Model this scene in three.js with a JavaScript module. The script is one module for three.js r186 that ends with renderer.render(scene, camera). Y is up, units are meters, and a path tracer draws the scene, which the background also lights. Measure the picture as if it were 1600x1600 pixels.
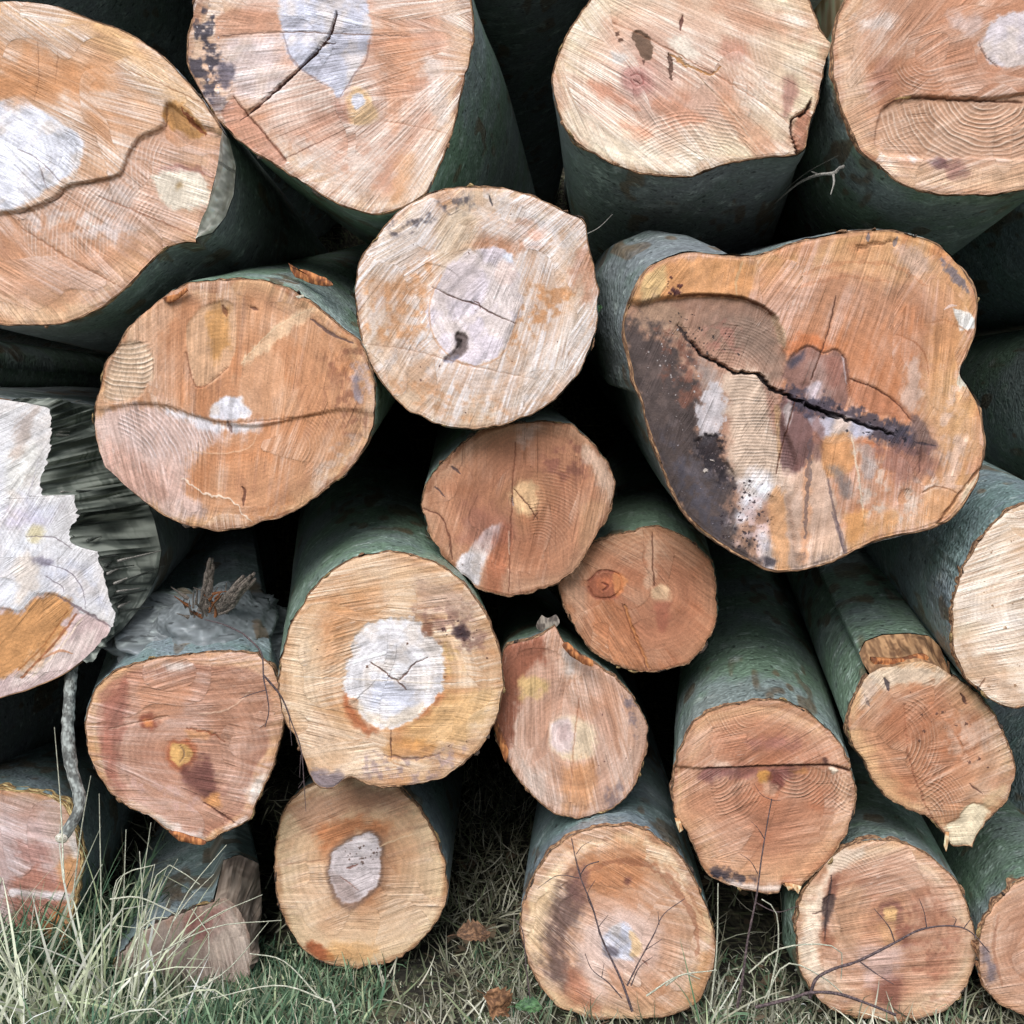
import * as THREE from 'three';
import { mergeGeometries } from 'three/addons/utils/BufferGeometryUtils.js';

// ---------------------------------------------------------------- camera, sky, light, exposure
const EYE = 1.27, DIST = 2.4, FOV = 48;                 // eye height, metres from the front of the stack, vertical field
const scene = new THREE.Scene();
const camera = new THREE.PerspectiveCamera(FOV, 1, 0.05, 400);
camera.position.set(0, EYE, DIST);
camera.lookAt(0, EYE, 0);
camera.setViewOffset(1600, 1600, 0, 160, 1600, 1600);   // level camera, lens shifted down so that the horizon lies above the middle

const SKY_LEVEL = 0.56;
{
  const w = 256, h = 128, data = new Float32Array(w * h * 4);
  for (let j = 0; j < h; j++) for (let i = 0; i < w; i++) {
    const el = ((j + 0.5) / h - 0.5) * Math.PI, az = (i / w) * Math.PI * 2, s = Math.max(0, Math.sin(el));
    const cloud = 1 + 0.07 * Math.sin(az * 3 + 2.1 * Math.sin(el * 5)) * Math.cos(el * 7 + Math.sin(az * 2)) * Math.cos(el);
    const L = el < 0 ? 0.16 : SKY_LEVEL * (1 + 2 * s) / 1.85 * cloud;
    const k = (j * w + i) * 4;
    data[k] = L * 0.94; data[k + 1] = L; data[k + 2] = L * 1.13; data[k + 3] = 1;
  }
  const t = new THREE.DataTexture(data, w, h, THREE.RGBAFormat, THREE.FloatType);
  t.mapping = THREE.EquirectangularReflectionMapping;
  t.magFilter = THREE.LinearFilter;
  t.needsUpdate = true;
  scene.background = t;
  scene.environment = t;
}
const sun = new THREE.DirectionalLight(new THREE.Color().setRGB(1, 0.985, 0.965), 1.5);
sun.name = 'sun';
sun.position.set(-1.8, 6.6, 7.4);
sun.target.position.set(0, 0.8, 0);
sun.castShadow = true;
sun.shadow.radius = 55;                                 // a bright veil of cloud rather than a disc
sun.shadow.mapSize.set(2048, 2048);
Object.assign(sun.shadow.camera, { left: -3, right: 3, top: 3, bottom: -3, near: 0.5, far: 20 });
scene.add(sun, sun.target);

const renderer = new THREE.WebGLRenderer({ antialias: true });
renderer.setSize(1024, 1024);
renderer.shadowMap.enabled = true;
renderer.toneMapping = THREE.LinearToneMapping;
renderer.toneMappingExposure = 1.68;

// ---------------------------------------------------------------- helpers
let seed = 12345;
const rnd = () => { seed = (seed + 0x6d2b79f5) | 0; let t = Math.imul(seed ^ (seed >>> 15), 1 | seed); t = (t + Math.imul(t ^ (t >>> 7), 61 | t)) ^ t; return ((t ^ (t >>> 14)) >>> 0) / 4294967296; };
const rr = (a, b) => a + (b - a) * rnd();
const clamp = (x, a = 0, b = 1) => (x < a ? a : x > b ? b : x);
const sstep = (a, b, x) => { const t = clamp((x - a) / (b - a)); return t * t * (3 - 2 * t); };
const lerp = (a, b, t) => a + (b - a) * t;
const mix3 = (a, b, t) => [lerp(a[0], b[0], t), lerp(a[1], b[1], t), lerp(a[2], b[2], t)];
const PERM = new Float32Array(65536);
for (let i = 0; i < 65536; i++) PERM[i] = rnd();
// value noise 0..1, and the same with a period for textures that tile
function vn(x, y) {
  const xi = Math.floor(x), yi = Math.floor(y); let fx = x - xi, fy = y - yi;
  fx = fx * fx * (3 - 2 * fx); fy = fy * fy * (3 - 2 * fy);
  const r0 = (yi & 255) << 8, r1 = ((yi + 1) & 255) << 8, c0 = xi & 255, c1 = (xi + 1) & 255;
  const a = PERM[r0 | c0], b = PERM[r0 | c1], c = PERM[r1 | c0], d = PERM[r1 | c1];
  return a + (b - a) * fx + (c - a + (a - b - c + d) * fx) * fy;
}
function fbm(x, y, o = 3) { let s = 0, a = 0.5, n = 0; for (let i = 0; i < o; i++) { s += a * vn(x, y); n += a; a *= 0.5; x = x * 2.03 + 17.3; y = y * 2.03 + 9.1; } return s / n; }
function pvn(x, y, px, py) {
  const xi = Math.floor(x), yi = Math.floor(y); let fx = x - xi, fy = y - yi;
  fx = fx * fx * (3 - 2 * fx); fy = fy * fy * (3 - 2 * fy);
  const m = (v, p) => ((v % p) + p) % p;
  const x0 = m(xi, px) & 255, x1 = m(xi + 1, px) & 255, y0 = (m(yi, py) & 255) << 8, y1 = (m(yi + 1, py) & 255) << 8;
  const a = PERM[y0 | x0], b = PERM[y0 | x1], c = PERM[y1 | x0], d = PERM[y1 | x1];
  return a + (b - a) * fx + (c - a + (a - b - c + d) * fx) * fy;
}
// The stack is drawn up on an elevation sheet of 1600 units a side (1 unit = 1.34 mm at the front plane, x to the right, y down);
// pt() turns a sheet point at the depth z into metres.
const SHEET = DIST / (800 / Math.tan((FOV / 2) * Math.PI / 180));
const unit = (z) => SHEET * (DIST - z) / DIST;
const pt = (X, Y, z) => new THREE.Vector3((X - 800) * unit(z), EYE - (Y - 640) * unit(z), z);

const counts = {};
function numbered(name) { const n = (counts[name] = (counts[name] ?? -1) + 1); return n ? name + '_' + String(n).padStart(3, '0') : name; }
function shadows(o) { o.castShadow = o.receiveShadow = true; return o; }
function thing(name, label, category, group, at = new THREE.Vector3()) {
  const o = new THREE.Group(); o.name = numbered(name); o.position.copy(at); scene.add(o);
  o.userData.label = label; o.userData.category = category; if (group) o.userData.group = group;
  return o;
}
function part(parent, name, geometry, material, label) {
  const m = shadows(new THREE.Mesh(geometry, material)); m.name = name; parent.add(m);
  if (label) m.userData.label = label;
  return m;
}
function geo(pos, idx, uv, col) {
  const g = new THREE.BufferGeometry();
  g.setAttribute('position', new THREE.Float32BufferAttribute(pos, 3));
  if (uv) g.setAttribute('uv', new THREE.Float32BufferAttribute(uv, 2));
  if (col) g.setAttribute('color', new THREE.Float32BufferAttribute(col, 3));
  g.setIndex(idx); g.computeVertexNormals();
  return g;
}
function dataTex(data, w, h, srgb, repeat) {
  const t = new THREE.DataTexture(data, w, h, data.length === w * h ? THREE.RedFormat : THREE.RGBAFormat);
  t.magFilter = THREE.LinearFilter; t.minFilter = THREE.LinearFilter;
  if (repeat) t.wrapS = t.wrapT = THREE.RepeatWrapping;
  if (srgb) t.colorSpace = THREE.SRGBColorSpace;
  t.needsUpdate = true;
  return t;
}
const lin = (r, g, b) => new THREE.Color().setRGB(r / 255, g / 255, b / 255, THREE.SRGBColorSpace);

// closed or open centripetal spline through flat [x, y, x, y ...]
function spline(flat, closed, per = 6) {
  const n = flat.length / 2, P = (i) => { const k = closed ? ((i % n) + n) % n : clamp(i, 0, n - 1); return [flat[k * 2], flat[k * 2 + 1]]; };
  const out = [];
  for (let i = 0; i < (closed ? n : n - 1); i++) {
    const [p0, p1, p2, p3] = [P(i - 1), P(i), P(i + 1), P(i + 2)];
    for (let k = 0; k < per; k++) {
      const t = k / per, t2 = t * t, t3 = t2 * t, q = [];
      const h1 = 2 * t3 - 3 * t2 + 1, h2 = t3 - 2 * t2 + t, h3 = 3 * t2 - 2 * t3, h4 = t3 - t2;
      for (let c = 0; c < 2; c++) q.push(h1 * p1[c] + h2 * 0.42 * (p2[c] - p0[c]) + h3 * p2[c] + h4 * 0.42 * (p3[c] - p1[c]));
      out.push(q);
    }
  }
  if (!closed) out.push(P(n - 1));
  return out;
}
function insideDist(poly, x, y) {          // signed distance, negative inside
  let d = Infinity, s = 1;
  for (let i = 0, n = poly.length, j = n - 1; i < n; j = i++) {
    const a = poly[i], b = poly[j], ex = b[0] - a[0], ey = b[1] - a[1], wx = x - a[0], wy = y - a[1];
    const t = clamp((wx * ex + wy * ey) / (ex * ex + ey * ey + 1e-9)), bx = wx - ex * t, by = wy - ey * t, q = bx * bx + by * by;
    if (q < d) d = q;
    const c1 = y >= a[1], c2 = y < b[1], c3 = ex * wy > ey * wx;
    if ((c1 && c2 && c3) || (!c1 && !c2 && !c3)) s = -s;
  }
  return s * Math.sqrt(d);
}
function radial(poly, cx, cy, N) {          // radius of the outline at N even angles round (cx, cy)
  const R = new Float32Array(N);
  for (let k = 0; k < N; k++) {
    const a = (k / N) * Math.PI * 2, dx = Math.cos(a), dy = Math.sin(a); let best = 0;
    for (let i = 0, n = poly.length, j = n - 1; i < n; j = i++) {
      const ax = poly[j][0] - cx, ay = poly[j][1] - cy, ex = poly[i][0] - poly[j][0], ey = poly[i][1] - poly[j][1];
      const den = dx * ey - dy * ex; if (Math.abs(den) < 1e-9) continue;
      const t = (ax * ey - ay * ex) / den, s = (ax * dy - ay * dx) / den;
      if (t > 0 && s >= -1e-6 && s <= 1 + 1e-6 && t > best) best = t;
    }
    R[k] = best || (k ? R[k - 1] : 50);
  }
  return R;
}
const atAngle = (R, a) => { const N = R.length, f = ((a / (Math.PI * 2)) % 1 + 1) % 1 * N, i = Math.floor(f), t = f - i; return R[i % N] * (1 - t) + R[(i + 1) % N] * t; };

// ---------------------------------------------------------------- wood: the cut end of a log
// Marks that lie on the wood, all in sheet units: area() a stain, patch or cut facet, line() a crack, scratch or saw step, dark ones painted with stain and groove shade,
// arcs() the curved ridges a chain saw leaves, specks() crumbs of sawdust, mould or rot.  h: height of the surface in millimetres.
const area = (p, c, o = {}) => ({ k: 'area', p, c, ...o });
const line = (p, c, w, o = {}) => ({ k: 'line', p, c, w, ...o });
const arcs = (cx, cy, gap, p, o = {}) => ({ k: 'arcs', cx, cy, gap, p, ...o });
const specks = (p, n, c, size, o = {}) => ({ k: 'specks', p, n, c, size, ...o });

const PX = 1.7;                                         // texels per sheet unit
function paintFace(L, poly, R, cx, cy) {
  let x0 = 1e9, x1 = -1e9, y0 = 1e9, y1 = -1e9;
  for (const [x, y] of poly) { x0 = Math.min(x0, x); x1 = Math.max(x1, x); y0 = Math.min(y0, y); y1 = Math.max(y1, y); }
  x0 -= 8; y0 -= 8; x1 += 8; y1 += 8;
  const px = L.px ?? PX, w = Math.ceil((x1 - x0) * px), h = Math.ceil((y1 - y0) * px);
  const col = new Float32Array(w * h * 3), deep = new Float32Array(w * h), fine = new Float32Array(w * h);
  const [gx, gy] = L.pith, ox = (L.id * 37.7) % 211, oy = (L.id * 71.3) % 173;
  const Rp = radial(poly, gx, gy, 360);
  const stops = L.stops, [sx, sy] = L.saw, fuzz = (L.fuzz ?? 0.5) + 0.04, fuzzC = L.fuzzC ?? [228, 209, 188], alt = L.alt ?? [196, 132, 84], altA = (L.altA ?? 0.45) * 1.2, dk = L.dk ?? [140, 92, 66], dkA = L.dkA ?? 0.3;
  const grain = new Float32Array(w * h), torn = new Float32Array(w * h);
  const pivots = [0, L.turn ?? 0.22, -(L.turn ?? 0.22) * 0.8].map((t) => [cx + (sx - cx) * Math.cos(t) - (sy - cy) * Math.sin(t), cy + (sx - cx) * Math.sin(t) + (sy - cy) * Math.cos(t)]);
  const R0 = Math.hypot(cx - sx, cy - sy), ringGap = L.ring ?? 7;
  for (let j = 0; j < h; j++) for (let i = 0; i < w; i++) {
    const X = x0 + i / px, Y = y0 + j / px, dx = X - gx, dy = Y - gy, d = Math.hypot(dx, dy), an = Math.atan2(dy, dx);
    const n1 = fbm(X / 70 + ox, Y / 70 + oy, 3), n2 = fbm(X / 26 + ox + 50, Y / 26 + oy, 3);
    let r = d / atAngle(Rp, an) + (n1 - 0.5) * 0.24 + (n2 - 0.5) * 0.08;
    let k = 0; while (k < stops.length - 2 && stops[k + 1][0] < r) k++;
    let c = mix3(stops[k][1], stops[k + 1][1], clamp((r - stops[k][0]) / (stops[k + 1][0] - stops[k][0])));
    // saw direction: u along the bar, v across it; the bar was moved between passes, so each pass has its own pivot
    const zn = fbm(X / 120 + ox * 2, Y / 120 + oy * 2, 2) + (n2 - 0.5) * 0.02, zi = zn < 0.44 ? 0 : zn < 0.57 ? 1 : 2, [zx, zy] = pivots[zi];
    const u = Math.hypot(X - zx, Y - zy), v = Math.atan2(Y - zy, X - zx) * R0 + zi * 300;
    const broad = fbm(u / 150 + ox, v / 26 + oy, 3), mid = fbm(u / 90 + oy, v / 7 + ox, 2), hair = vn(u / 46 + ox, v / 1.7), hair2 = vn(u / 22 + oy, v / 0.95 + 31), kerf = vn(u / 120 + ox, v / 3.6 + 11);
    const a1 = sstep(0.47, 0.68, fbm(X / 48 + oy + 9, Y / 48 + ox, 4) * 0.62 + broad * 0.38) * altA;
    c = mix3(c, alt, a1);
    const a2 = sstep(0.5, 0.72, n2 * 0.5 + mid * 0.5) * dkA;
    c = mix3(c, dk, a2);
    const fz = sstep(0.36, 0.66, n1 * 0.42 + broad * 0.36 + mid * 0.22 + (fuzz - 0.5) * 0.34 + (zi - 1) * 0.035);
    c = mix3(c, fuzzC, fz * (0.36 + 0.64 * sstep(0.2, 0.8, hair * 0.45 + hair2 * 0.25 + kerf * 0.3)) * Math.min(1, fuzz * 1.6));
    const ring = Math.sin((d + (n2 - 0.5) * 9) / ringGap * 6.283 + n1 * 8) * (0.35 + n1), ray = vn(an * R0 / 1.6, d / 30 + ox);
    const g = vn(X * 1.1 + ox, Y * 1.1) - 0.5, g2 = vn(X * 0.45 + oy, Y * 0.45) - 0.5, hm = 0.2 + 0.9 * sstep(0.32, 0.66, fbm(X / 38 + oy * 3, Y / 38 + 4, 2));
    const band = vn(r * 9 + ox, Math.cos(an) * 0.7 + oy) * 0.6 + vn(r * 21 + oy, Math.sin(an) * 0.6 + ox) * 0.4;
    let lum = 1 + (band - 0.5) * (L.band ?? 0.2) + hm * ((hair - 0.5) * 0.15 + (hair2 - 0.5) * 0.1 + (kerf - 0.5) * 0.12) + ring * 0.03 + (ray - 0.5) * (0.03 + 0.13 * sstep(0.7, 0.95, r)) + g * 0.12 + g2 * 0.07;
    const scr = vn(u / 130 + oy, v / 1.3 + 77); if (scr > 0.94) lum *= 0.84;
    const dash = vn(u / 13 + ox, v / 1.05 + 55) > 0.82 ? fz * hm : 0;
    const zoneEdge = Math.min(Math.abs(zn - 0.44), Math.abs(zn - 0.57)); if (zoneEdge < 0.0035) lum *= 0.955;
    const q = (j * w + i);
    col[q * 3] = c[0]; col[q * 3 + 1] = c[1]; col[q * 3 + 2] = c[2];
    grain[q] = lum * (1 + (mid - 0.5) * 0.11); torn[q] = dash;
    fine[q] = hm * ((hair - 0.5) * 0.6 + (hair2 - 0.5) * 0.35 + (kerf - 0.5) * 0.5) + (mid - 0.5) * 0.5 + g * 0.25 + g2 * 0.25 + (scr > 0.94 ? -0.4 : 0) + dash * 0.3;
    deep[q] = (n1 - 0.5) * 5 + (broad - 0.5) * 2.4 + (zi - 1) * 0.6;
  }
  const over = (bx0, bx1, by0, by1, fn) => {
    const i0 = clamp(Math.floor((bx0 - x0) * px), 0, w), i1 = clamp(Math.ceil((bx1 - x0) * px), 0, w), j0 = clamp(Math.floor((by0 - y0) * px), 0, h), j1 = clamp(Math.ceil((by1 - y0) * px), 0, h);
    for (let j = j0; j < j1; j++) for (let i = i0; i < i1; i++) fn(j * w + i, x0 + i / px, y0 + j / px);
  };
  const box = (p, m, fn) => { let a = 1e9, b = -1e9, c = 1e9, d = -1e9; for (const [x, y] of p) { a = Math.min(a, x); b = Math.max(b, x); c = Math.min(c, y); d = Math.max(d, y); } over(a - m, b + m, c - m, d + m, fn); };
  for (const f of L.marks ?? []) {
    if (f.k === 'area') {
      const lightc = f.c && f.c[2] > 196 && !f.sharp, p = spline(f.p, true, f.sharp ? 1 : 4), s = (f.s ?? 3) * (lightc ? 1.5 : 1.2), e = (f.e ?? 4) * 1.25, tornA = f.torn ?? (f.sharp ? 0 : 4), ef = f.ef ?? 14, o = f.o ?? 0.9;
      box(p, s + e + 2, (q, X, Y) => {
        const u = Math.hypot(X - sx, Y - sy), v = Math.atan2(Y - sy, X - sx) * R0;
        const nz = (fbm(X / ef + 7, Y / ef + oy, 4) - 0.5) * 2.6 * e + (vn(u / 30, v / 1.8) * 0.6 + vn(u / 50, v / 5 + 9) * 0.4 - 0.5) * tornA;
        const d = insideDist(p, X, Y) + nz, a = sstep(s, -s, d);
        if (f.h) deep[q] += f.h * sstep(f.hs ?? 1.5, -(f.hs ?? 1.5), d - nz * 0.7);
        if (a <= 0 || !f.c) return;
        const tex = f.flat ? 1 : 0.86 + 0.28 * fbm(X / 13 + 5, Y / 13 + oy, 3);
        const hole = f.patchy ? sstep(0.5 - f.patchy * 0.35, 0.5 + 0.2, fbm(X / 11 + 3, Y / 11 + ox, 3)) : 1;
        const m = a * o * hole, pale = f.c[2] > 196 ? 1 : 0, warm = pale * sstep(0.42, 0.72, fbm(X / 24 + 8, Y / 24 + ox, 4)) * 0.5, dull = pale * sstep(0.55, 0.75, fbm(u / 60 + 3, v / 9 + oy, 3)) * 0.16;
        for (let c = 0; c < 3; c++) col[q * 3 + c] = lerp(col[q * 3 + c], lerp(f.c[c], [232, 212, 186][c], warm) * tex * (1 - dull), m);
        if (f.smooth) fine[q] *= 1 - f.smooth * a;
      });
    } else if (f.k === 'line') {
      const p = spline(f.p, false, 7), wd = f.w * 0.9, o = (f.o ?? 0.9) * 0.85, hh = f.h ?? -Math.min(4, wd * 1.2);
      const acc = [0]; for (let i = 1; i < p.length; i++) acc.push(acc[i - 1] + Math.hypot(p[i][0] - p[i - 1][0], p[i][1] - p[i - 1][1]));
      const tot = acc[acc.length - 1];
      box(p, wd + 5, (q, X, Y) => {
        const wx = X + (fbm(X / 7, Y / 7 + ox, 2) - 0.5) * (f.wob ?? 3), wy = Y + (fbm(X / 7 + 40, Y / 7, 2) - 0.5) * (f.wob ?? 3);
        let d = 1e9, at = 0;
        for (let i = 1; i < p.length; i++) {
          const a = p[i - 1], b = p[i], ex = b[0] - a[0], ey = b[1] - a[1], tx = wx - a[0], ty = wy - a[1], t = clamp((tx * ex + ty * ey) / (ex * ex + ey * ey + 1e-9)), qd = Math.hypot(tx - ex * t, ty - ey * t);
          if (qd < d) { d = qd; at = (acc[i - 1] + t * (acc[i] - acc[i - 1])) / tot; }
        }
        const hw = wd * 0.5 * (f.even ? 1 : 0.35 + 0.65 * Math.sin(Math.PI * clamp(at * 0.9 + 0.08))) * (0.7 + 0.6 * vn(at * tot / 9, oy));
        const a = sstep(hw + 0.8, hw - 0.5, d);
        if (a <= 0) return;
        deep[q] += hh * a;
        const m = a * o;
        for (let c = 0; c < 3; c++) col[q * 3 + c] = lerp(col[q * 3 + c], f.c[c], m);
      });
    } else if (f.k === 'arcs') {
      const p = spline(f.p, true, 4), s = f.s ?? 10, st = (f.o ?? 0.5) * 0.82, c1 = f.c ?? [240, 228, 210];
      box(p, s + 4, (q, X, Y) => {
        const d = insideDist(p, X, Y) + (fbm(X / 22, Y / 22 + 3, 3) - 0.5) * 24, a = sstep(s, -s, d);
        if (a <= 0) return;
        const rad = Math.hypot(X - f.cx, Y - f.cy) + (fbm(X / 36, Y / 36, 2) - 0.5) * f.gap * 1.6, ph = rad / f.gap, wave = 0.5 + 0.5 * Math.sin(ph * 6.283), amp = (0.25 + 0.75 * vn(Math.floor(ph) * 7.1, 3)) * (0.45 + 0.55 * vn(X / 13, Y / 13 + 9));
        const ridge = Math.pow(wave, 1.6);
        for (let c = 0; c < 3; c++) col[q * 3 + c] = lerp(col[q * 3 + c], ridge > 0.4 ? c1[c] : col[q * 3 + c] * 0.74, a * st * amp * Math.abs(ridge - 0.4) * 1.6);
        fine[q] += (ridge - 0.5) * 1.5 * a * amp * st * 1.6; deep[q] += ridge * 1.1 * a * amp * st;
      });
    } else {
      const p = spline(f.p, true, 3); let a = 1e9, b = -1e9, c = 1e9, d = -1e9; for (const [x, y] of p) { a = Math.min(a, x); b = Math.max(b, x); c = Math.min(c, y); d = Math.max(d, y); }
      for (let n = 0; n < f.n; n++) {
        const X = rr(a, b), Y = rr(c, d), sz = f.size * (0.35 + 1.5 * Math.pow(rnd(), 3)), el = rr(0.4, 1), th = rr(0, 3.14);
        if (insideDist(p, X, Y) > 0) continue;
        over(X - sz * 2, X + sz * 2, Y - sz * 2, Y + sz * 2, (q, x, y) => {
          const ux = (x - X) * Math.cos(th) + (y - Y) * Math.sin(th), uy = ((y - Y) * Math.cos(th) - (x - X) * Math.sin(th)) / el, m = sstep(sz + 0.4, sz * 0.5, Math.hypot(ux, uy) + (vn(x / 1.5, y / 1.5) - 0.5) * sz) * (f.o ?? 0.85);
          if (m > 0) { for (let k = 0; k < 3; k++) col[q * 3 + k] = lerp(col[q * 3 + k], f.c[k], m); fine[q] += m * (f.b ?? 0.6); }
        });
      }
    }
  }
  const rgba = new Uint8Array(w * h * 4), bump = new Uint8Array(w * h);
  for (let q = 0; q < w * h; q++) {
    const gr = grain[q], t = torn[q] * 0.26, lift = (col[q * 3] + col[q * 3 + 1] + col[q * 3 + 2]) / 3;
    for (let c = 0; c < 3; c++) { const v = col[q * 3 + c] * (c === 0 ? gr : c === 1 ? gr * 0.98 + 0.02 * gr * gr : gr * 0.96 + 0.04 * gr * gr); rgba[q * 4 + c] = clamp(lerp(lift > 110 ? lerp(v, [248, 238, 222][c], t) : v, lift * gr, 0.07) * [0.995, 0.995, 1.035][c], 6, 250); }
    rgba[q * 4 + 3] = 255; bump[q] = clamp(128 + fine[q] * 60, 0, 255);
  }
  const sample = (X, Y) => {
    const fx = clamp((X - x0) * px, 0, w - 1.01), fy = clamp((Y - y0) * px, 0, h - 1.01), i = Math.floor(fx), j = Math.floor(fy), tx = fx - i, ty = fy - j, q = j * w + i;
    return lerp(lerp(deep[q], deep[q + 1], tx), lerp(deep[q + w], deep[q + w + 1], tx), ty) / 1000;
  };
  return { map: dataTex(rgba, w, h, true), bump: dataTex(bump, w, h), sample, uv: (X, Y) => [(X - x0) / (x1 - x0), (Y - y0) / (y1 - y0)] };
}

// ---------------------------------------------------------------- bark
function barkTex(base, algae, pale, seedAt, algaeAt) {
  const n = 512, rgba = new Uint8Array(n * n * 4), bump = new Uint8Array(n * n), T = 0.9;   // the tile is 0.9 m a side, u round the trunk, v along it
  for (let j = 0; j < n; j++) for (let i = 0; i < n; i++) {
    const u = i / n, v = j / n, P = (k, a, b) => pvn(u * a + seedAt * 3.1 * k, v * b + seedAt * k, a, b);
    const big = P(1, 5, 4) * 0.5 + P(2, 11, 9) * 0.3 + P(3, 23, 19) * 0.2, med = P(4, 40, 34) * 0.6 + P(5, 84, 70) * 0.4, fine = P(6, 190, 170), hoop = P(7, 30, 90), dash = P(8, 70, 130);
    let c = mix3(base, algae, sstep(algaeAt - 0.16, algaeAt + 0.16, big * 0.75 + med * 0.25));
    c = mix3(c, pale, sstep(0.60, 0.82, P(9, 9, 13) * 0.5 + med * 0.5) * 0.45);
    if (fine > 0.86) c = mix3(c, pale, (fine - 0.86) * 5);
    let lum = 0.86 + 0.18 * med + 0.22 * (fine - 0.5) + 0.05 * (hoop - 0.5) + 0.24 * (big - 0.5);
    const scar = P(10, 13, 5) * 0.55 + P(11, 37, 16) * 0.45; if (scar > 0.71) c = mix3(c, [118, 94, 72], Math.min(0.8, (scar - 0.71) * 14) * (0.4 + 0.6 * med));
    const lichen = P(12, 31, 31); if (lichen > 0.8) c = mix3(c, [198, 208, 202], (lichen - 0.8) * 4.5 * (0.3 + fine));
    if (dash > 0.88) lum *= 0.66;
    const q = j * n + i;
    for (let k = 0; k < 3; k++) rgba[q * 4 + k] = clamp(c[k] * lum, 4, 240);
    rgba[q * 4 + 3] = 255;
    bump[q] = clamp(128 + (med - 0.5) * 70 + (fine - 0.5) * 110 + (hoop - 0.5) * 4 - (dash > 0.88 ? 40 : 0), 0, 255);
  }
  return { map: dataTex(rgba, n, n, true, true), bump: dataTex(bump, n, n, false, true), T };
}
const barkMat = (t, rough, tint) => new THREE.MeshPhysicalMaterial({ map: t.map, bumpMap: t.bump, bumpScale: 0.005, roughness: rough, specularIntensity: 1, color: tint ?? new THREE.Color(1, 1, 1) });
const TEX = {
  green: barkTex([160, 174, 170], [128, 152, 130], [208, 220, 217], 1, 0.47),
  blue: barkTex([160, 174, 180], [132, 154, 150], [214, 223, 228], 2, 0.52),
  grey: barkTex([142, 148, 150], [116, 128, 122], [188, 194, 196], 4, 0.56),
};
const BARK = { green: barkMat(TEX.green, 0.38), blue: barkMat(TEX.blue, 0.32), grey: barkMat(TEX.grey, 0.45) };

// brown inner bark and torn fibre, both as small repeating textures
function fibreTex(a, b, c, seedAt, fx, fy) {
  const n = 256, rgba = new Uint8Array(n * n * 4), bump = new Uint8Array(n * n);
  for (let j = 0; j < n; j++) for (let i = 0; i < n; i++) {
    const u = i / n, v = j / n, s = pvn(u * fx + seedAt, v * fy, fx, fy) * 0.6 + pvn(u * fx * 2, v * fy * 2 + seedAt, fx * 2, fy * 2) * 0.4, m = pvn(u * 9 + seedAt * 5, v * 9, 9, 9) * 0.6 + pvn(u * 30, v * 30 + seedAt, 30, 30) * 0.4;
    let k = mix3(a, b, sstep(0.3, 0.7, s)); k = mix3(k, c, sstep(0.55, 0.8, m) * 0.8);
    const q = j * n + i; for (let t = 0; t < 3; t++) rgba[q * 4 + t] = clamp(k[t] * (0.8 + 0.4 * s), 3, 245);
    rgba[q * 4 + 3] = 255; bump[q] = s * 160 + m * 90;
  }
  return { map: dataTex(rgba, n, n, true, true), bump: dataTex(bump, n, n, false, true) };
}
const fibreMat = (t, bumpScale = 0.004, rough = 0.85) => new THREE.MeshStandardMaterial({ map: t.map, bumpMap: t.bump, bumpScale, roughness: rough });
const RIM = {
  brown: fibreMat(fibreTex([128, 92, 68], [182, 142, 106], [88, 68, 54], 1, 60, 8)),
  ochre: fibreMat(fibreTex([146, 112, 70], [200, 176, 124], [100, 74, 50], 2, 40, 12)),
  dark: fibreMat(fibreTex([66, 54, 46], [96, 80, 68], [50, 46, 42], 3, 60, 8)),
};
const SPLIT = {
  rot: fibreMat(fibreTex([64, 70, 64], [142, 146, 136], [90, 96, 88], 4, 90, 2), 0.005, 0.75),
  white: fibreMat(fibreTex([205, 200, 186], [228, 222, 208], [186, 178, 160], 5, 50, 6), 0.003),
  brown: fibreMat(fibreTex([150, 112, 80], [190, 148, 108], [126, 92, 66], 6, 40, 6), 0.003),
  weathered: fibreMat(fibreTex([146, 128, 112], [172, 154, 138], [124, 108, 96], 8, 40, 6), 0.003),
  cream: fibreMat(fibreTex([216, 176, 130], [236, 214, 176], [190, 130, 84], 7, 50, 6), 0.003),
};

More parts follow.
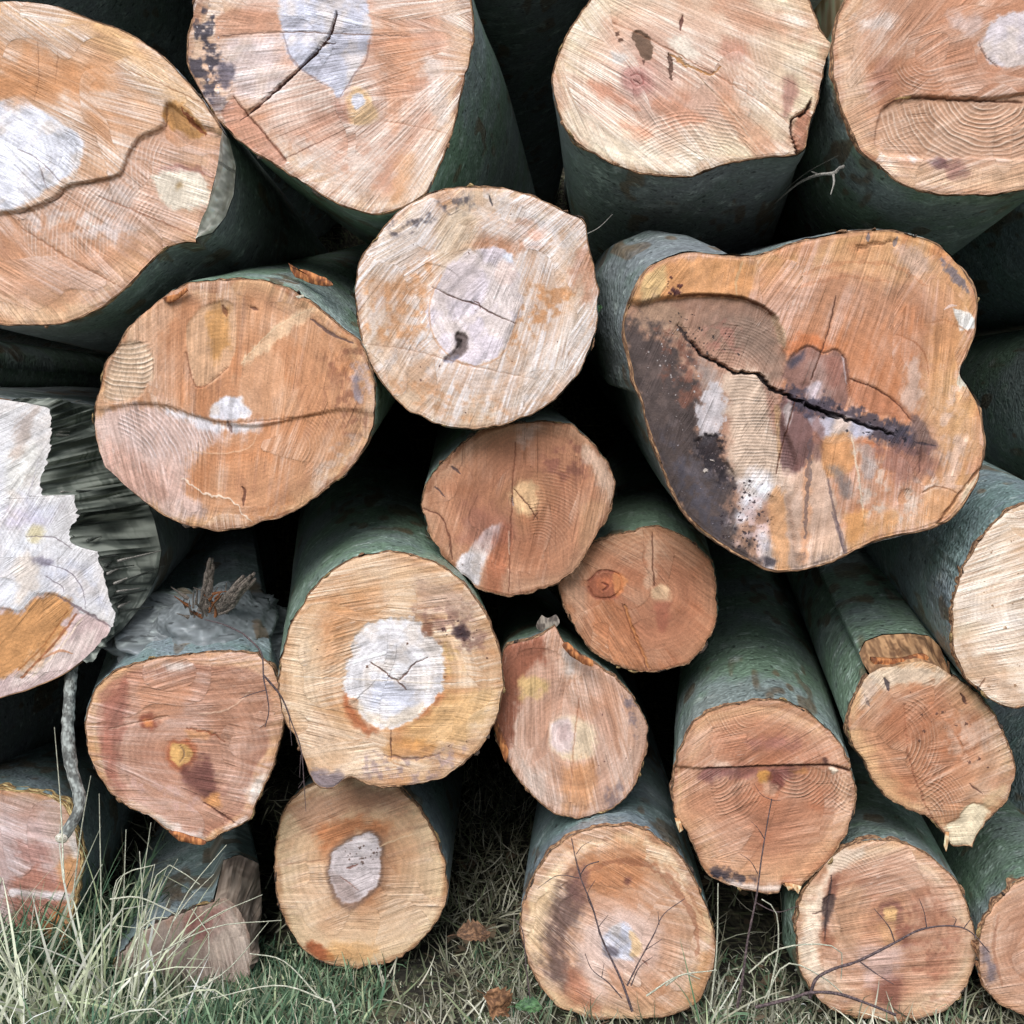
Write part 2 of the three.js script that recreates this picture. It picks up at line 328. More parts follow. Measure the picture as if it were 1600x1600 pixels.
// ---------------------------------------------------------------- a log: cut face, inner bark rim, bark round the trunk, and torn or bevelled facets
const LOGS = 'cut logs stacked in the pile';
function makeLog(L) {
  const poly = spline(L.o, true, 5);
  let cx = 0, cy = 0, A = 0;
  for (let i = 0, n = poly.length, j = n - 1; i < n; j = i++) { const k = poly[j][0] * poly[i][1] - poly[i][0] * poly[j][1]; A += k; cx += (poly[j][0] + poly[i][0]) * k; cy += (poly[j][1] + poly[i][1]) * k; }
  cx /= 3 * A; cy /= 3 * A;
  if (L.mid) [cx, cy] = L.mid;
  const N = L.N ?? 288, M = L.M ?? 84, id = L.id, z0 = L.z;
  const R = radial(poly, cx, cy, N), size = Math.sqrt(Math.abs(A) / 2 / Math.PI) * 1;
  for (let k = 0; k < N; k++) { const a = k / N * 6.2832, rough = L.rough ?? 1; R[k] += rough * ((fbm(Math.cos(a) * 9 + id * 9, Math.sin(a) * 9, 3) - 0.5) * 6 + (vn(Math.cos(a) * 19 + id, Math.sin(a) * 19) - 0.5) * 1.3); }
  if (L.jag && L.outer) { const o = L.outer, a0 = Math.atan2(o[1] - cy, o[0] - cx), q = o.length - 3, a1 = Math.atan2(o[q + 1] - cy, o[q] - cx); for (let k = 0; k < N; k++) { let a = k / N * Math.PI * 2; if (a > Math.PI) a -= Math.PI * 2; const w = sstep(Math.min(a0, a1), Math.min(a0, a1) + 0.12, a) * sstep(Math.max(a0, a1), Math.max(a0, a1) - 0.12, a); R[k] += w * L.jag * ((vn(k * 0.33, id) - 0.5) * 0.9 + (vn(k * 0.9, id + 4) - 0.5) * 0.7); } }
  const origin = pt(cx, cy, z0), u0 = unit(z0), [tx, ty] = L.tilt ?? [0, 0];
  const root = thing('log', L.label, 'log', L.group ?? LOGS, origin);
  const P = L.plain ? { sample: () => 0, uv: (X, Y) => [(X - cx) / 300, (Y - cy) / 300] } : paintFace(L, poly, R, cx, cy);
  const local = (dx, dy) => [dx * u0, -dy * u0];               // sheet units from the centre to metres
  const plane = (x, y) => tx * x + ty * y;
  // cut face
  {
    const pos = [], uv = [], idx = [];
    const put = (dx, dy, edge) => { const [x, y] = local(dx, dy); pos.push(x, y, plane(x, y) + P.sample(cx + dx, cy + dy) - edge); uv.push(...P.uv(cx + dx, cy + dy)); };
    put(0, 0, 0);
    for (let m = 1; m <= M; m++) for (let k = 0; k < N; k++) { const a = k / N * Math.PI * 2, f = Math.pow(m / M, 0.8), r = R[k] * f; put(Math.cos(a) * r, Math.sin(a) * r, f > 0.985 ? 0.0015 : 0); }
    for (let k = 0; k < N; k++) { const k1 = (k + 1) % N; idx.push(0, 1 + k1, 1 + k); for (let m = 0; m < M - 1; m++) { const a = 1 + m * N + k, b = 1 + m * N + k1; idx.push(a, b, a + N, b, b + N, a + N); } }
    const mat = L.plain ? SPLIT.cream : new THREE.MeshPhysicalMaterial({ map: P.map, bumpMap: P.bump, bumpScale: 0.006, roughness: 0.78, specularIntensity: 0.45 });
    part(root, 'cut_face', geo(pos, idx, uv), mat);
  }
  const faceZ = (k) => { const a = k / N * Math.PI * 2, [x, y] = local(Math.cos(a) * R[k], Math.sin(a) * R[k]); return plane(x, y) + P.sample(cx + Math.cos(a) * R[k] * 0.995, cy + Math.sin(a) * R[k] * 0.995); };
  // the trunk behind: its axis points to where the trunk would vanish on the sheet
  const ax = (L.vp[0] - 800) * SHEET / DIST, ay = -(L.vp[1] - 640) * SHEET / DIST;
  const back = L.length ?? 4.4, bt = L.bark ?? 2.9;
  let smooth = Float32Array.from(R);
  for (let it = 0; it < 40; it++) { const s = smooth.slice(); for (let k = 0; k < N; k++) smooth[k] = (s[(k + N - 2) % N] + s[(k + N - 1) % N] + s[k] + s[(k + 1) % N] + s[(k + 2) % N]) / 5; }
  // outer: the bark outline where it starts further back, given on the sheet with a depth behind the face at each point
  let out = null, outD = null;
  if (L.outer) {
    const q = L.outer, pts = [];
    for (let i = 0; i < q.length; i += 3) { const z = z0 - q[i + 2], p = pt(q[i], q[i + 1], z).sub(origin); pts.push([(p.x - ax * q[i + 2]) / u0, -(p.y - ay * q[i + 2]) / u0, q[i + 2]]); }
    out = new Float32Array(N).fill(-1); outD = new Float32Array(N);
    for (let i = 0; i + 1 < pts.length; i++) {
      const a0 = Math.atan2(pts[i][1], pts[i][0]), a1r = Math.atan2(pts[i + 1][1], pts[i + 1][0]); let da = a1r - a0; if (da < -Math.PI) da += 2 * Math.PI; if (da > Math.PI) da -= 2 * Math.PI;
      const steps = Math.max(1, Math.ceil(Math.abs(da) / (Math.PI * 2) * N * 2));
      for (let s = 0; s <= steps; s++) {
        const t = s / steps, x = lerp(pts[i][0], pts[i + 1][0], t), y = lerp(pts[i][1], pts[i + 1][1], t), a = (Math.atan2(y, x) + Math.PI * 2) % (Math.PI * 2), k = Math.round(a / (Math.PI * 2) * N) % N;
        out[k] = Math.hypot(x, y); outD[k] = lerp(pts[i][2], pts[i + 1][2], t);
      }
    }
  }
  const facet = (k) => L.facet && out && out[k] > 0;
  const barkR = (k, d) => {
    const a = k / N * Math.PI * 2, base = lerp(R[k] + bt, smooth[k] + bt + 1, sstep(0, 0.3, d)) + size * 0.05 * (fbm(Math.cos(a) * 1.6 + id * 5 + d * 0.9, Math.sin(a) * 1.6 + d * 0.7, 2) - 0.5) * sstep(0, 0.4, d);
    const fl = 1 + (L.flare ?? 0) * sstep(0.02, 0.7, d);
    if (out && out[k] > 0) { const o = out[k]; return facet(k) ? Math.max(o, lerp(o, base * fl, sstep(outD[k], outD[k] + 0.5, d))) : lerp(base, o, sstep(0, outD[k], d)); }
    return base * fl;
  };
  const startD = (k) => (facet(k) ? outD[k] : 0);
  const rimN = (k, s) => { const a = k / N * 6.2832; return vn(Math.cos(a) * 7 + id * 13, Math.sin(a) * 7 + s) * 0.65 + vn(Math.cos(a) * 13 + id * 3, Math.sin(a) * 13 + s) * 0.35; };
  // rim of inner bark, ragged where the saw tore it
  {
    const pos = [], uv = [], idx = [], K = 4;
    for (let k = 0; k <= N; k++) {
      const kk = k % N, a = kk / N * Math.PI * 2, z = faceZ(kk), t = facet(kk) ? 0.3 : 0.25 + 1.15 * rimN(kk, 1), back2 = 0.001 + 0.016 * sstep(0.5, 0.85, rimN(kk, 7));
      for (let m = 0; m < K; m++) {
        const r = m === 0 ? R[kk] - 0.6 : m === 1 ? R[kk] + bt * 0.45 * t : R[kk] + bt * t, zz = m === 0 ? z - 0.003 : m === 1 ? z - 0.001 - back2 * 0.4 : m === 2 ? z - back2 : z - back2 - 0.012;
        const [x, y] = local(Math.cos(a) * r, Math.sin(a) * r); pos.push(x, y, zz); uv.push(k / N * 4, m / 4);
      }
    }
    for (let k = 0; k < N; k++) if (!facet(k) && !facet((k + 1) % N)) for (let m = 0; m < K - 1; m++) { const a = k * K + m, b = a + K; idx.push(a, b, a + 1, a + 1, b, b + 1); }
    part(root, 'inner_bark', geo(pos, idx, uv), RIM[L.rim ?? 'brown']);
  }
  // bark tube
  {
    const ds = [0.006, 0.016, 0.032, 0.055, 0.085, 0.12, 0.17, 0.23, 0.3, 0.4, 0.55, 0.75, 1, 1.4, 2, 3, back], pos = [], uv = [], idx = [], K = ds.length;
    const per = size * 2 * Math.PI * u0;
    for (let k = 0; k <= N; k++) {
      const kk = k % N, a = kk / N * Math.PI * 2, z = faceZ(kk) * (facet(kk) ? 0 : 1), s0 = startD(kk);
      for (let m = 0; m < K; m++) {
        const d = s0 + ds[m] * (back - s0) / back, r = barkR(kk, d) - (m === 0 && !facet(kk) ? bt * (1 - 0.25 - 1.05 * rimN(kk, 1)) : 0) + (vn(k * 0.5 + id, d * 60) - 0.5) * 1.2;
        const [x, y] = local(Math.cos(a) * r, Math.sin(a) * r); pos.push(x + ax * d, y + ay * d, -d + z * (1 - sstep(0, 0.1, d))); uv.push(k / N * per / 0.9 + id * 0.37, d / 0.9 + id * 0.21);
      }
    }
    for (let k = 0; k < N; k++) for (let m = 0; m < K - 1; m++) { const a = k * K + m, b = a + K; idx.push(a, b, a + 1, a + 1, b, b + 1); }
    const g = geo(pos, idx, uv), nn = g.attributes.normal;
    for (let m = 0; m < K; m++) { const v = new THREE.Vector3(nn.getX(m) + nn.getX(N * K + m), nn.getY(m) + nn.getY(N * K + m), nn.getZ(m) + nn.getZ(N * K + m)).normalize(); nn.setXYZ(m, v.x, v.y, v.z); nn.setXYZ(N * K + m, v.x, v.y, v.z); }
    part(root, 'bark', g, BARK[L.skin ?? 'green']);
  }
  // facet: wood between the cut face and bark that starts further back
  if (L.facet) {
    const K = 18, pos = [], uv = [], idx = [], rough = L.facetRough ?? 0.004;
    for (let k = 0; k < N; k++) if (facet(k)) {
      const k1 = (k + 1) % N; if (!facet(k1)) continue;
      const base = pos.length / 3;
      for (const q of [k, k1]) {
        const a = q / N * Math.PI * 2, z = faceZ(q), [x0, y0] = local(Math.cos(a) * R[q], Math.sin(a) * R[q]), d1 = outD[q], [xe, ye] = local(Math.cos(a) * out[q], Math.sin(a) * out[q]);
        for (let m = 0; m < K; m++) {
          const t = m / (K - 1), f = ((vn(q * 0.85 + id, t * 0.9) - 0.5) * 0.5 + (vn(q * 0.13 + id, t * 1.1) - 0.5) * 1.5) * rough * Math.sin(Math.PI * Math.min(1, t * 1.02)) * 2;
          pos.push(lerp(x0, xe + ax * d1, t) - Math.cos(a) * f, lerp(y0, ye + ay * d1, t) + Math.sin(a) * f, lerp(z - 0.001, -d1, t) - f * 0.6); uv.push(q / N * 4, t * (L.facetV ?? 0.5));
        }
      }
      for (let m = 0; m < K - 1; m++) { const a = base + m, b = base + K + m; idx.push(a, b, a + 1, a + 1, b, b + 1); }
    }
    part(root, L.facetName ?? 'bevel', geo(pos, idx, uv), SPLIT[L.facet], L.facetLabel);
  }
  // chips of bark that the saw left hanging at the rim
  if (!L.plain) for (let i = 0; i < (L.chips ?? 9); i++) {
    const a0 = rr(0, 6.2832), kk = Math.floor(a0 / 6.2832 * N) % N, len = rr(6, 24), th = rr(1.5, 4.5), out = rr(-1, bt), dep = rr(0.003, 0.011); if (facet(kk)) continue;
    const z = faceZ(kk), pos = [], idx = [], uv = [], n = 5, tip = rr(-3, 4);
    for (let j = 0; j <= n; j++) for (const [dr, dz] of [[0, 0.002], [th, 0.001], [th * 0.8, -dep], [0, -dep]]) {
      const t = j / n, a = a0 + (t - 0.5) * len / R[kk], w = Math.sin(Math.PI * (0.08 + 0.84 * t)), ka = Math.floor(((a / 6.2832 % 1) + 1) % 1 * N) % N, r = R[ka] + out + (dr * w * (0.6 + 0.8 * vn(j * 1.7 + i * 5, id))) + tip * t * t * 0.6, [x, y] = local(Math.cos(a) * r, Math.sin(a) * r);
      pos.push(x, y, z + dz * w - 0.001 - (1 - w) * 0.004); uv.push(t * 0.2, dr / 10 + dz * 20);
    }
    for (let j = 0; j < n; j++) for (let m = 0; m < 4; m++) { const A1 = j * 4 + m, B1 = j * 4 + (m + 1) % 4; idx.push(A1, A1 + 4, B1, B1, A1 + 4, B1 + 4); }
    part(root, 'bark_chip', geo(pos, idx, uv), i % 3 === 0 ? RIM.ochre : i % 3 === 1 ? RIM.brown : RIM.dark);
  }
  return root;
}

// ---------------------------------------------------------------- the logs, each surveyed from the photograph
const W = [234, 235, 236], PALE = [236, 218, 194], CREAM = [238, 216, 176], ORANGE = [208, 142, 88], RUST = [172, 102, 68], TAN = [212, 160, 116], ROSE = [204, 154, 128], BROWN = [126, 82, 60], INK = [52, 46, 48], CRACK = [74, 48, 36], SAP = [228, 182, 126], GREY = [150, 142, 146];

makeLog({ id: 1, label: 'huge log at top left edge with a curved saw step and white sliced right side', z: 0.04, vp: [760, 700], skin: 'grey', rough: 0.8,
  o: [130, 27, 205, 55, 260, 95, 310, 150, 344, 203, 344, 203, 330, 290, 302, 372, 302, 372, 255, 385, 225, 415, 190, 450, 150, 480, 90, 502, 20, 506, -60, 495, -130, 450, -170, 370, -185, 260, -165, 140, -110, 50, -30, 5, 60, 5],
  outer: [346, 204, 0.012, 358, 218, 0.07, 369, 262, 0.1, 365, 305, 0.1, 352, 340, 0.08, 330, 366, 0.05, 304, 373, 0.012], facet: 'white', facetName: 'side_cut', facetLabel: 'pale strip where the side was sliced away', facetRough: 0.002,
  pith: [40, 235], stops: [[0, [218, 178, 146]], [0.4, [212, 154, 106]], [0.75, [216, 162, 116]], [0.93, [226, 178, 122]], [1, [210, 156, 106]]], fuzz: 0.6, saw: [-900, -330], altA: 0.5, N: 320, M: 96,
  marks: [
    area([27, 150, 60, 170, 95, 192, 125, 215, 130, 245, 115, 268, 85, 290, 60, 305, 27, 322, -20, 330, -70, 250, -30, 170], W, { s: 2.5, e: 3, o: 0.93, torn: 5 }),
    area([27, 78, 80, 84, 140, 108, 172, 132, 130, 145, 70, 150, 27, 166, -40, 140], [204, 138, 86], { s: 16, e: 12, o: 0.6, torn: 16 }),
    area([135, 30, 210, 62, 265, 104, 312, 160, 330, 190, 250, 140, 180, 90], SAP, { s: 12, e: 8, o: 0.5, torn: 14 }),
    area([-150, 350, 27, 330, 80, 311, 105, 290, 150, 281, 186, 272, 200, 240, 220, 213, 253, 197, 262, 160, 300, 190, 352, 215, 330, 290, 308, 376, 240, 400, 150, 490, 20, 520, -160, 500], [204, 146, 114], { s: 1.6, e: 2, o: 0.42, h: -11, hs: 2.2 }),
    area([27, 330, 90, 315, 170, 330, 215, 360, 160, 378, 70, 372, 20, 360], [236, 226, 218], { s: 16, e: 12, o: 0.62, torn: 22, patchy: 0.5 }),
    area([130, 286, 190, 280, 215, 300, 205, 330, 165, 325], [232, 220, 208], { s: 12, e: 10, o: 0.5, torn: 20 }),
    area([-60, 440, 40, 480, 110, 480, 170, 445, 120, 500, 20, 506], [228, 194, 150], { s: 10, e: 8, o: 0.5, torn: 14 }),
    arcs(315, 395, 6.5, [30, 345, 110, 300, 190, 285, 240, 330, 190, 380, 110, 400, 50, 400], { o: 0.75, s: 16 }),
    arcs(330, 265, 7, [195, 250, 215, 215, 245, 210, 250, 250, 225, 290, 195, 290], { o: 0.7 }),
    area([258, 158, 280, 158, 300, 182, 320, 204, 304, 213, 276, 202, 256, 188], [190, 136, 76], { s: 3, e: 4, torn: 4 }),
    line([283, 170, 300, 190, 318, 208], [120, 60, 40], 7, { o: 0.8, wob: 8 }),
    area([246, 266, 280, 255, 310, 262, 330, 275, 290, 268, 255, 276], [150, 98, 92], { s: 7, e: 5, o: 0.6, torn: 8 }),
    area([235, 276, 265, 265, 300, 268, 322, 288, 318, 318, 285, 328, 255, 314], [238, 224, 194], { s: 4, e: 5, o: 0.92, torn: 8 }),
    area([272, 284, 280, 282, 284, 290, 276, 296, 270, 292], [166, 130, 78], { s: 3, e: 2, o: 0.7 }),
    line([27, 232, 60, 250, 100, 290], [130, 110, 105], 1.6, { o: 0.7 }), line([60, 255, 75, 300], [130, 110, 105], 1.4, { o: 0.6 }),
    line([27, 332, 82, 311, 106, 290, 150, 281, 186, 272, 200, 240, 220, 213, 255, 196, 260, 160], [134, 92, 66], 1.8, { h: -2, even: 1, o: 0.6, wob: 3 }),
    line([27, 352, 100, 400, 190, 450], [150, 96, 62], 3, { o: 0.6, h: -2 }), line([150, 305, 215, 330, 305, 368], [150, 92, 62], 3, { o: 0.55, h: -2 }), line([200, 110, 250, 130, 318, 162], [146, 96, 60], 2.4, { o: 0.6, h: -2 }),
    line([58, 66, 60, 120, 52, 160], [140, 96, 66], 1.6, { o: 0.6 }), line([90, 80, 86, 130], [140, 96, 66], 1.6, { o: 0.5 }),
  ] });

makeLog({ id: 2, label: 'top row log with a dark curved crack and blackened left rim', z: 0.0, vp: [930, 640], skin: 'green', flare: 0.05,
  o: [302, 20, 295, 85, 305, 125, 340, 180, 370, 215, 440, 262, 500, 300, 540, 320, 580, 333, 630, 322, 668, 295, 700, 220, 720, 140, 738, 60, 735, 0, 715, -60, 650, -110, 560, -130, 450, -125, 360, -80, 318, -25],
  pith: [556, 160], stops: [[0, [206, 164, 136]], [0.3, [210, 154, 122]], [0.7, [212, 160, 128]], [0.95, [222, 178, 134]], [1, [176, 122, 86]]], fuzz: 0.62, saw: [860, 40], alt: [204, 138, 92], N: 300, M: 96,
  marks: [
    area([600, 30, 650, 60, 640, 140, 620, 200, 590, 130], [208, 140, 96], { s: 16, e: 12, o: 0.55 }), area([620, 240, 650, 250, 640, 300, 615, 315], [214, 152, 98], { s: 10, e: 8, o: 0.5 }),
    area([665, 90, 690, 110, 700, 180, 688, 200, 672, 150], [236, 222, 206], { s: 6, e: 8, o: 0.6, torn: 10 }),
    area([430, 210, 530, 220, 600, 230, 570, 300, 520, 300, 440, 255, 390, 215], [232, 216, 196], { s: 18, e: 14, o: 0.55, torn: 24, patchy: 0.4 }),
    area([350, 60, 430, 55, 445, 120, 420, 150, 370, 150, 345, 110], [226, 212, 206], { s: 12, e: 10, o: 0.6, torn: 16 }),
    area([345, 20, 440, 20, 442, 48, 400, 52, 360, 58, 338, 62], [192, 138, 104], { s: 3, e: 3, o: 0.75 }),
    area([443, -20, 560, -20, 578, 60, 570, 95, 552, 118, 530, 152, 510, 132, 488, 120, 456, 92, 441, 55], [204, 206, 214], { s: 2.5, e: 4, o: 0.9, torn: 6 }),
    line([441, 50, 456, 92, 488, 120, 512, 134], [120, 104, 104], 3.4, { o: 0.5, h: -0.5 }), line([578, 62, 570, 96, 552, 118, 532, 150], [130, 96, 84], 3.4, { o: 0.55, h: -0.5 }),
    area([540, 152, 558, 136, 580, 152, 587, 185, 560, 197, 542, 182], [222, 182, 130], { s: 4, e: 4 }), area([520, 160, 545, 160, 545, 190, 530, 186], [166, 108, 84], { s: 8, e: 5, o: 0.6 }),
    area([550, 149, 565, 148, 571, 161, 557, 172, 549, 162], [202, 202, 206], { s: 1.6, e: 2 }),
    area([290, 20, 345, 20, 330, 62, 352, 100, 344, 142, 326, 176, 300, 130, 285, 80], [66, 62, 70], { s: 8, e: 12, ef: 12, o: 0.88, torn: 12, patchy: 0.12 }),
    area([345, 100, 365, 105, 360, 130, 348, 140], [80, 76, 88], { s: 5, e: 8, o: 0.7 }), area([318, 150, 350, 150, 365, 165, 345, 170], [92, 84, 90], { s: 5, e: 8, o: 0.6 }),
    specks([300, 40, 345, 50, 350, 140, 330, 160, 305, 110], 34, [196, 188, 184], 1.8),
    area([362, 150, 385, 176, 445, 248, 428, 258, 350, 190], [196, 138, 108], { s: 2, e: 3, o: 0.75, h: -3 }),
    line([364, 150, 386, 178, 446, 250], [112, 72, 54], 2.2, { o: 0.7, even: 1, h: -3 }), line([440, 250, 490, 226, 545, 198], [116, 80, 62], 2, { o: 0.7 }),
    line([345, 56, 400, 51, 480, 50, 560, 53, 640, 56], [110, 82, 66], 2, { o: 0.75, even: 1, h: -2 }),
    line([526, 20, 519, 48, 505, 70, 476, 100, 430, 142, 390, 176, 374, 187], [66, 38, 30], 4.4, { h: -11, o: 0.95 }), line([505, 66, 524, 68], [70, 44, 36], 2, { h: -4 }),
    line([600, 190, 640, 195, 700, 208], [170, 118, 88], 2, { o: 0.6 }),
    arcs(640, 60, 9, [600, 100, 690, 110, 690, 220, 600, 230], { o: 0.22 }),
  ] });

makeLog({ id: 3, label: 'pale cream log in the top row with small dark scars and a splintered right corner', z: 0.05, vp: [1000, 900], skin: 'grey', flare: 0.03,
  o: [905, 27, 880, 75, 866, 120, 872, 165, 885, 200, 915, 230, 960, 255, 1010, 270, 1075, 274, 1110, 262, 1150, 250, 1200, 243, 1240, 240, 1258, 226, 1258, 226, 1265, 190, 1280, 140, 1298, 68, 1298, 68, 1280, 45, 1270, 20, 1240, -30, 1160, -70, 1060, -80, 970, -50],
  pith: [992, 125], stops: [[0, [206, 150, 130]], [0.25, [216, 170, 142]], [0.6, [226, 186, 150]], [0.92, [238, 214, 172]], [1, [214, 172, 128]]], fuzz: 0.55, fuzzC: [240, 224, 200], saw: [640, -160], alt: [206, 138, 100], altA: 0.5, dkA: 0.18, N: 300, M: 90,
  marks: [
    arcs(1085, 345, 5.6, [1000, 190, 1060, 175, 1130, 165, 1185, 238, 1110, 250, 1010, 240], { o: 0.6, c: [244, 230, 204] }), arcs(1290, 60, 6, [1150, 50, 1200, 60, 1210, 140, 1170, 160, 1140, 120], { o: 0.4 }),
    area([920, 128, 950, 135, 985, 160, 1000, 172, 960, 160, 930, 145], [206, 138, 104], { s: 5, e: 5, o: 0.7, torn: 8 }), area([968, 190, 1020, 205, 1000, 226, 975, 212], [208, 138, 100], { s: 6, e: 5, o: 0.65 }), area([1030, 150, 1100, 185, 1080, 195, 1020, 170], [206, 136, 98], { s: 5, e: 6, o: 0.55, torn: 10 }), area([1130, 60, 1165, 70, 1150, 100, 1125, 85], [198, 128, 100], { s: 8, e: 8, o: 0.5 }), area([1120, 140, 1165, 175, 1215, 235, 1180, 238, 1130, 180], [210, 146, 104], { s: 7, e: 6, o: 0.55, torn: 10 }),
    area([955, 80, 975, 85, 980, 96, 960, 95], [244, 232, 214], { s: 3, e: 3 }), area([1045, 60, 1075, 60, 1090, 90, 1060, 85], [244, 228, 200], { s: 4, e: 6, torn: 8 }),
    area([900, 180, 990, 210, 1030, 245, 960, 250, 905, 222], [242, 224, 190], { s: 12, e: 10, o: 0.6, torn: 10 }),
    area([970, 115, 992, 104, 1014, 116, 1016, 136, 996, 148, 974, 138], [186, 126, 112], { s: 8, e: 5, o: 0.7 }), line([985, 118, 1000, 116, 1006, 128, 994, 134, 986, 126], [150, 90, 80], 2.4, { o: 0.7, even: 1 }), line([990, 124, 1000, 130], [90, 52, 44], 2.6, {}),
    area([988, 54, 1000, 49, 1016, 62, 1022, 80, 1013, 95, 1001, 86], [112, 86, 66], { s: 1.6, e: 3, ef: 6, h: -3 }), area([960, 50, 967, 49, 968, 56, 962, 57], [92, 64, 48], { s: 1, e: 1.5 }), area([965, 60, 974, 58, 975, 64, 967, 65], [92, 64, 48], { s: 1, e: 1.5 }), area([1002, 94, 1008, 94, 1006, 102], [90, 60, 48], { s: 1, e: 1 }),
    line([1044, 82, 1048, 100, 1051, 126], [84, 58, 46], 8, { h: -4, wob: 7 }), line([1066, 24, 1063, 46], [88, 50, 42], 6, { wob: 4 }),
    line([1046, 84, 1080, 104, 1110, 116, 1124, 104], [176, 118, 60], 5, { wob: 8, h: -2 }),
    line([960, 35, 1010, 58, 1110, 112, 1200, 166, 1236, 196], [176, 122, 90], 2, { o: 0.6, even: 1 }), line([1050, 78, 1130, 160, 1190, 240], [232, 208, 176], 2.2, { o: 0.6 }),
    area([1240, 190, 1268, 162, 1262, 226, 1245, 242, 1238, 215], [166, 106, 78], { s: 3, e: 4, o: 0.75, h: -5 }), area([1225, 120, 1250, 130, 1232, 180, 1220, 178], [168, 112, 96], { s: 6, e: 7, o: 0.65 }),
    line([1268, 156, 1258, 174, 1240, 184, 1238, 205, 1243, 225, 1247, 246], [62, 42, 34], 4.4, { h: -12, wob: 6 }),
  ] });

makeLog({ id: 4, label: 'brown log in the top right corner with a recess of bold curved saw ridges', z: 0.09, vp: [1000, 760], skin: 'green',
  o: [1310, 27, 1302, 75, 1305, 120, 1318, 170, 1340, 225, 1370, 255, 1410, 285, 1460, 300, 1520, 304, 1580, 298, 1640, 280, 1700, 220, 1730, 120, 1720, 20, 1670, -60, 1590, -110, 1480, -110, 1390, -70, 1335, -20],
  pith: [1560, 90], stops: [[0, [196, 140, 106]], [0.4, [192, 134, 98]], [0.8, [200, 148, 112]], [0.96, [212, 168, 126]], [1, [180, 128, 92]]], fuzz: 0.42, saw: [1060, 330], alt: [184, 116, 74], altA: 0.4, N: 300, M: 90,
  marks: [
    area([1310, 60, 1345, 50, 1350, 150, 1370, 210, 1345, 215, 1315, 150], [214, 176, 140], { s: 14, e: 8, o: 0.5 }), area([1340, 28, 1390, 24, 1395, 40, 1350, 45], [236, 224, 208], { s: 8, e: 8, o: 0.6, torn: 14 }),
    area([1532, 66, 1560, 24, 1640, 20, 1650, 95, 1560, 104, 1540, 82], [212, 202, 198], { s: 2.5, e: 4, torn: 6 }), line([1530, 66, 1542, 90, 1560, 105], [104, 78, 66], 3, { o: 0.6 }),
    area([1480, 24, 1540, 24, 1522, 50, 1500, 44], [196, 176, 164], { s: 8, e: 8, o: 0.6 }),
    area([1375, 180, 1386, 165, 1430, 152, 1540, 154, 1640, 148, 1680, 240, 1500, 246, 1400, 246, 1368, 226], [208, 164, 128], { s: 1.6, e: 2, o: 0.6, h: -10, hs: 2 }),
    arcs(1545, 130, 7.4, [1378, 175, 1440, 158, 1560, 160, 1640, 165, 1600, 230, 1480, 246, 1390, 228], { o: 1, s: 6, c: [246, 228, 200] }), arcs(1450, 85, 6, [1410, 110, 1460, 105, 1470, 140, 1415, 145], { o: 0.6 }),
    area([1366, 214, 1395, 234, 1480, 244, 1500, 250, 1440, 262, 1395, 262, 1362, 240], [232, 222, 212], { s: 9, e: 10, o: 0.66, torn: 16, patchy: 0.3 }),
    area([1380, 262, 1480, 262, 1600, 255, 1600, 296, 1500, 300, 1430, 284], [212, 172, 132], { s: 8, e: 8, o: 0.6, torn: 12 }),
    area([1456, 250, 1472, 246, 1482, 258, 1466, 266, 1456, 260], [106, 74, 72], { s: 5, e: 5, o: 0.75 }), area([1474, 256, 1500, 254, 1510, 270, 1485, 280], [128, 84, 76], { s: 8, e: 7, o: 0.6 }), area([1360, 120, 1385, 90, 1400, 130, 1380, 150, 1362, 150], [156, 102, 82], { s: 12, e: 8, o: 0.5 }),
    line([1384, 166, 1400, 156, 1430, 151, 1500, 154, 1600, 158], [96, 62, 44], 2.8, { even: 1, h: -4, o: 0.8 }), line([1400, 154, 1424, 150], [216, 180, 110], 4, { h: 1 }),
  ] });

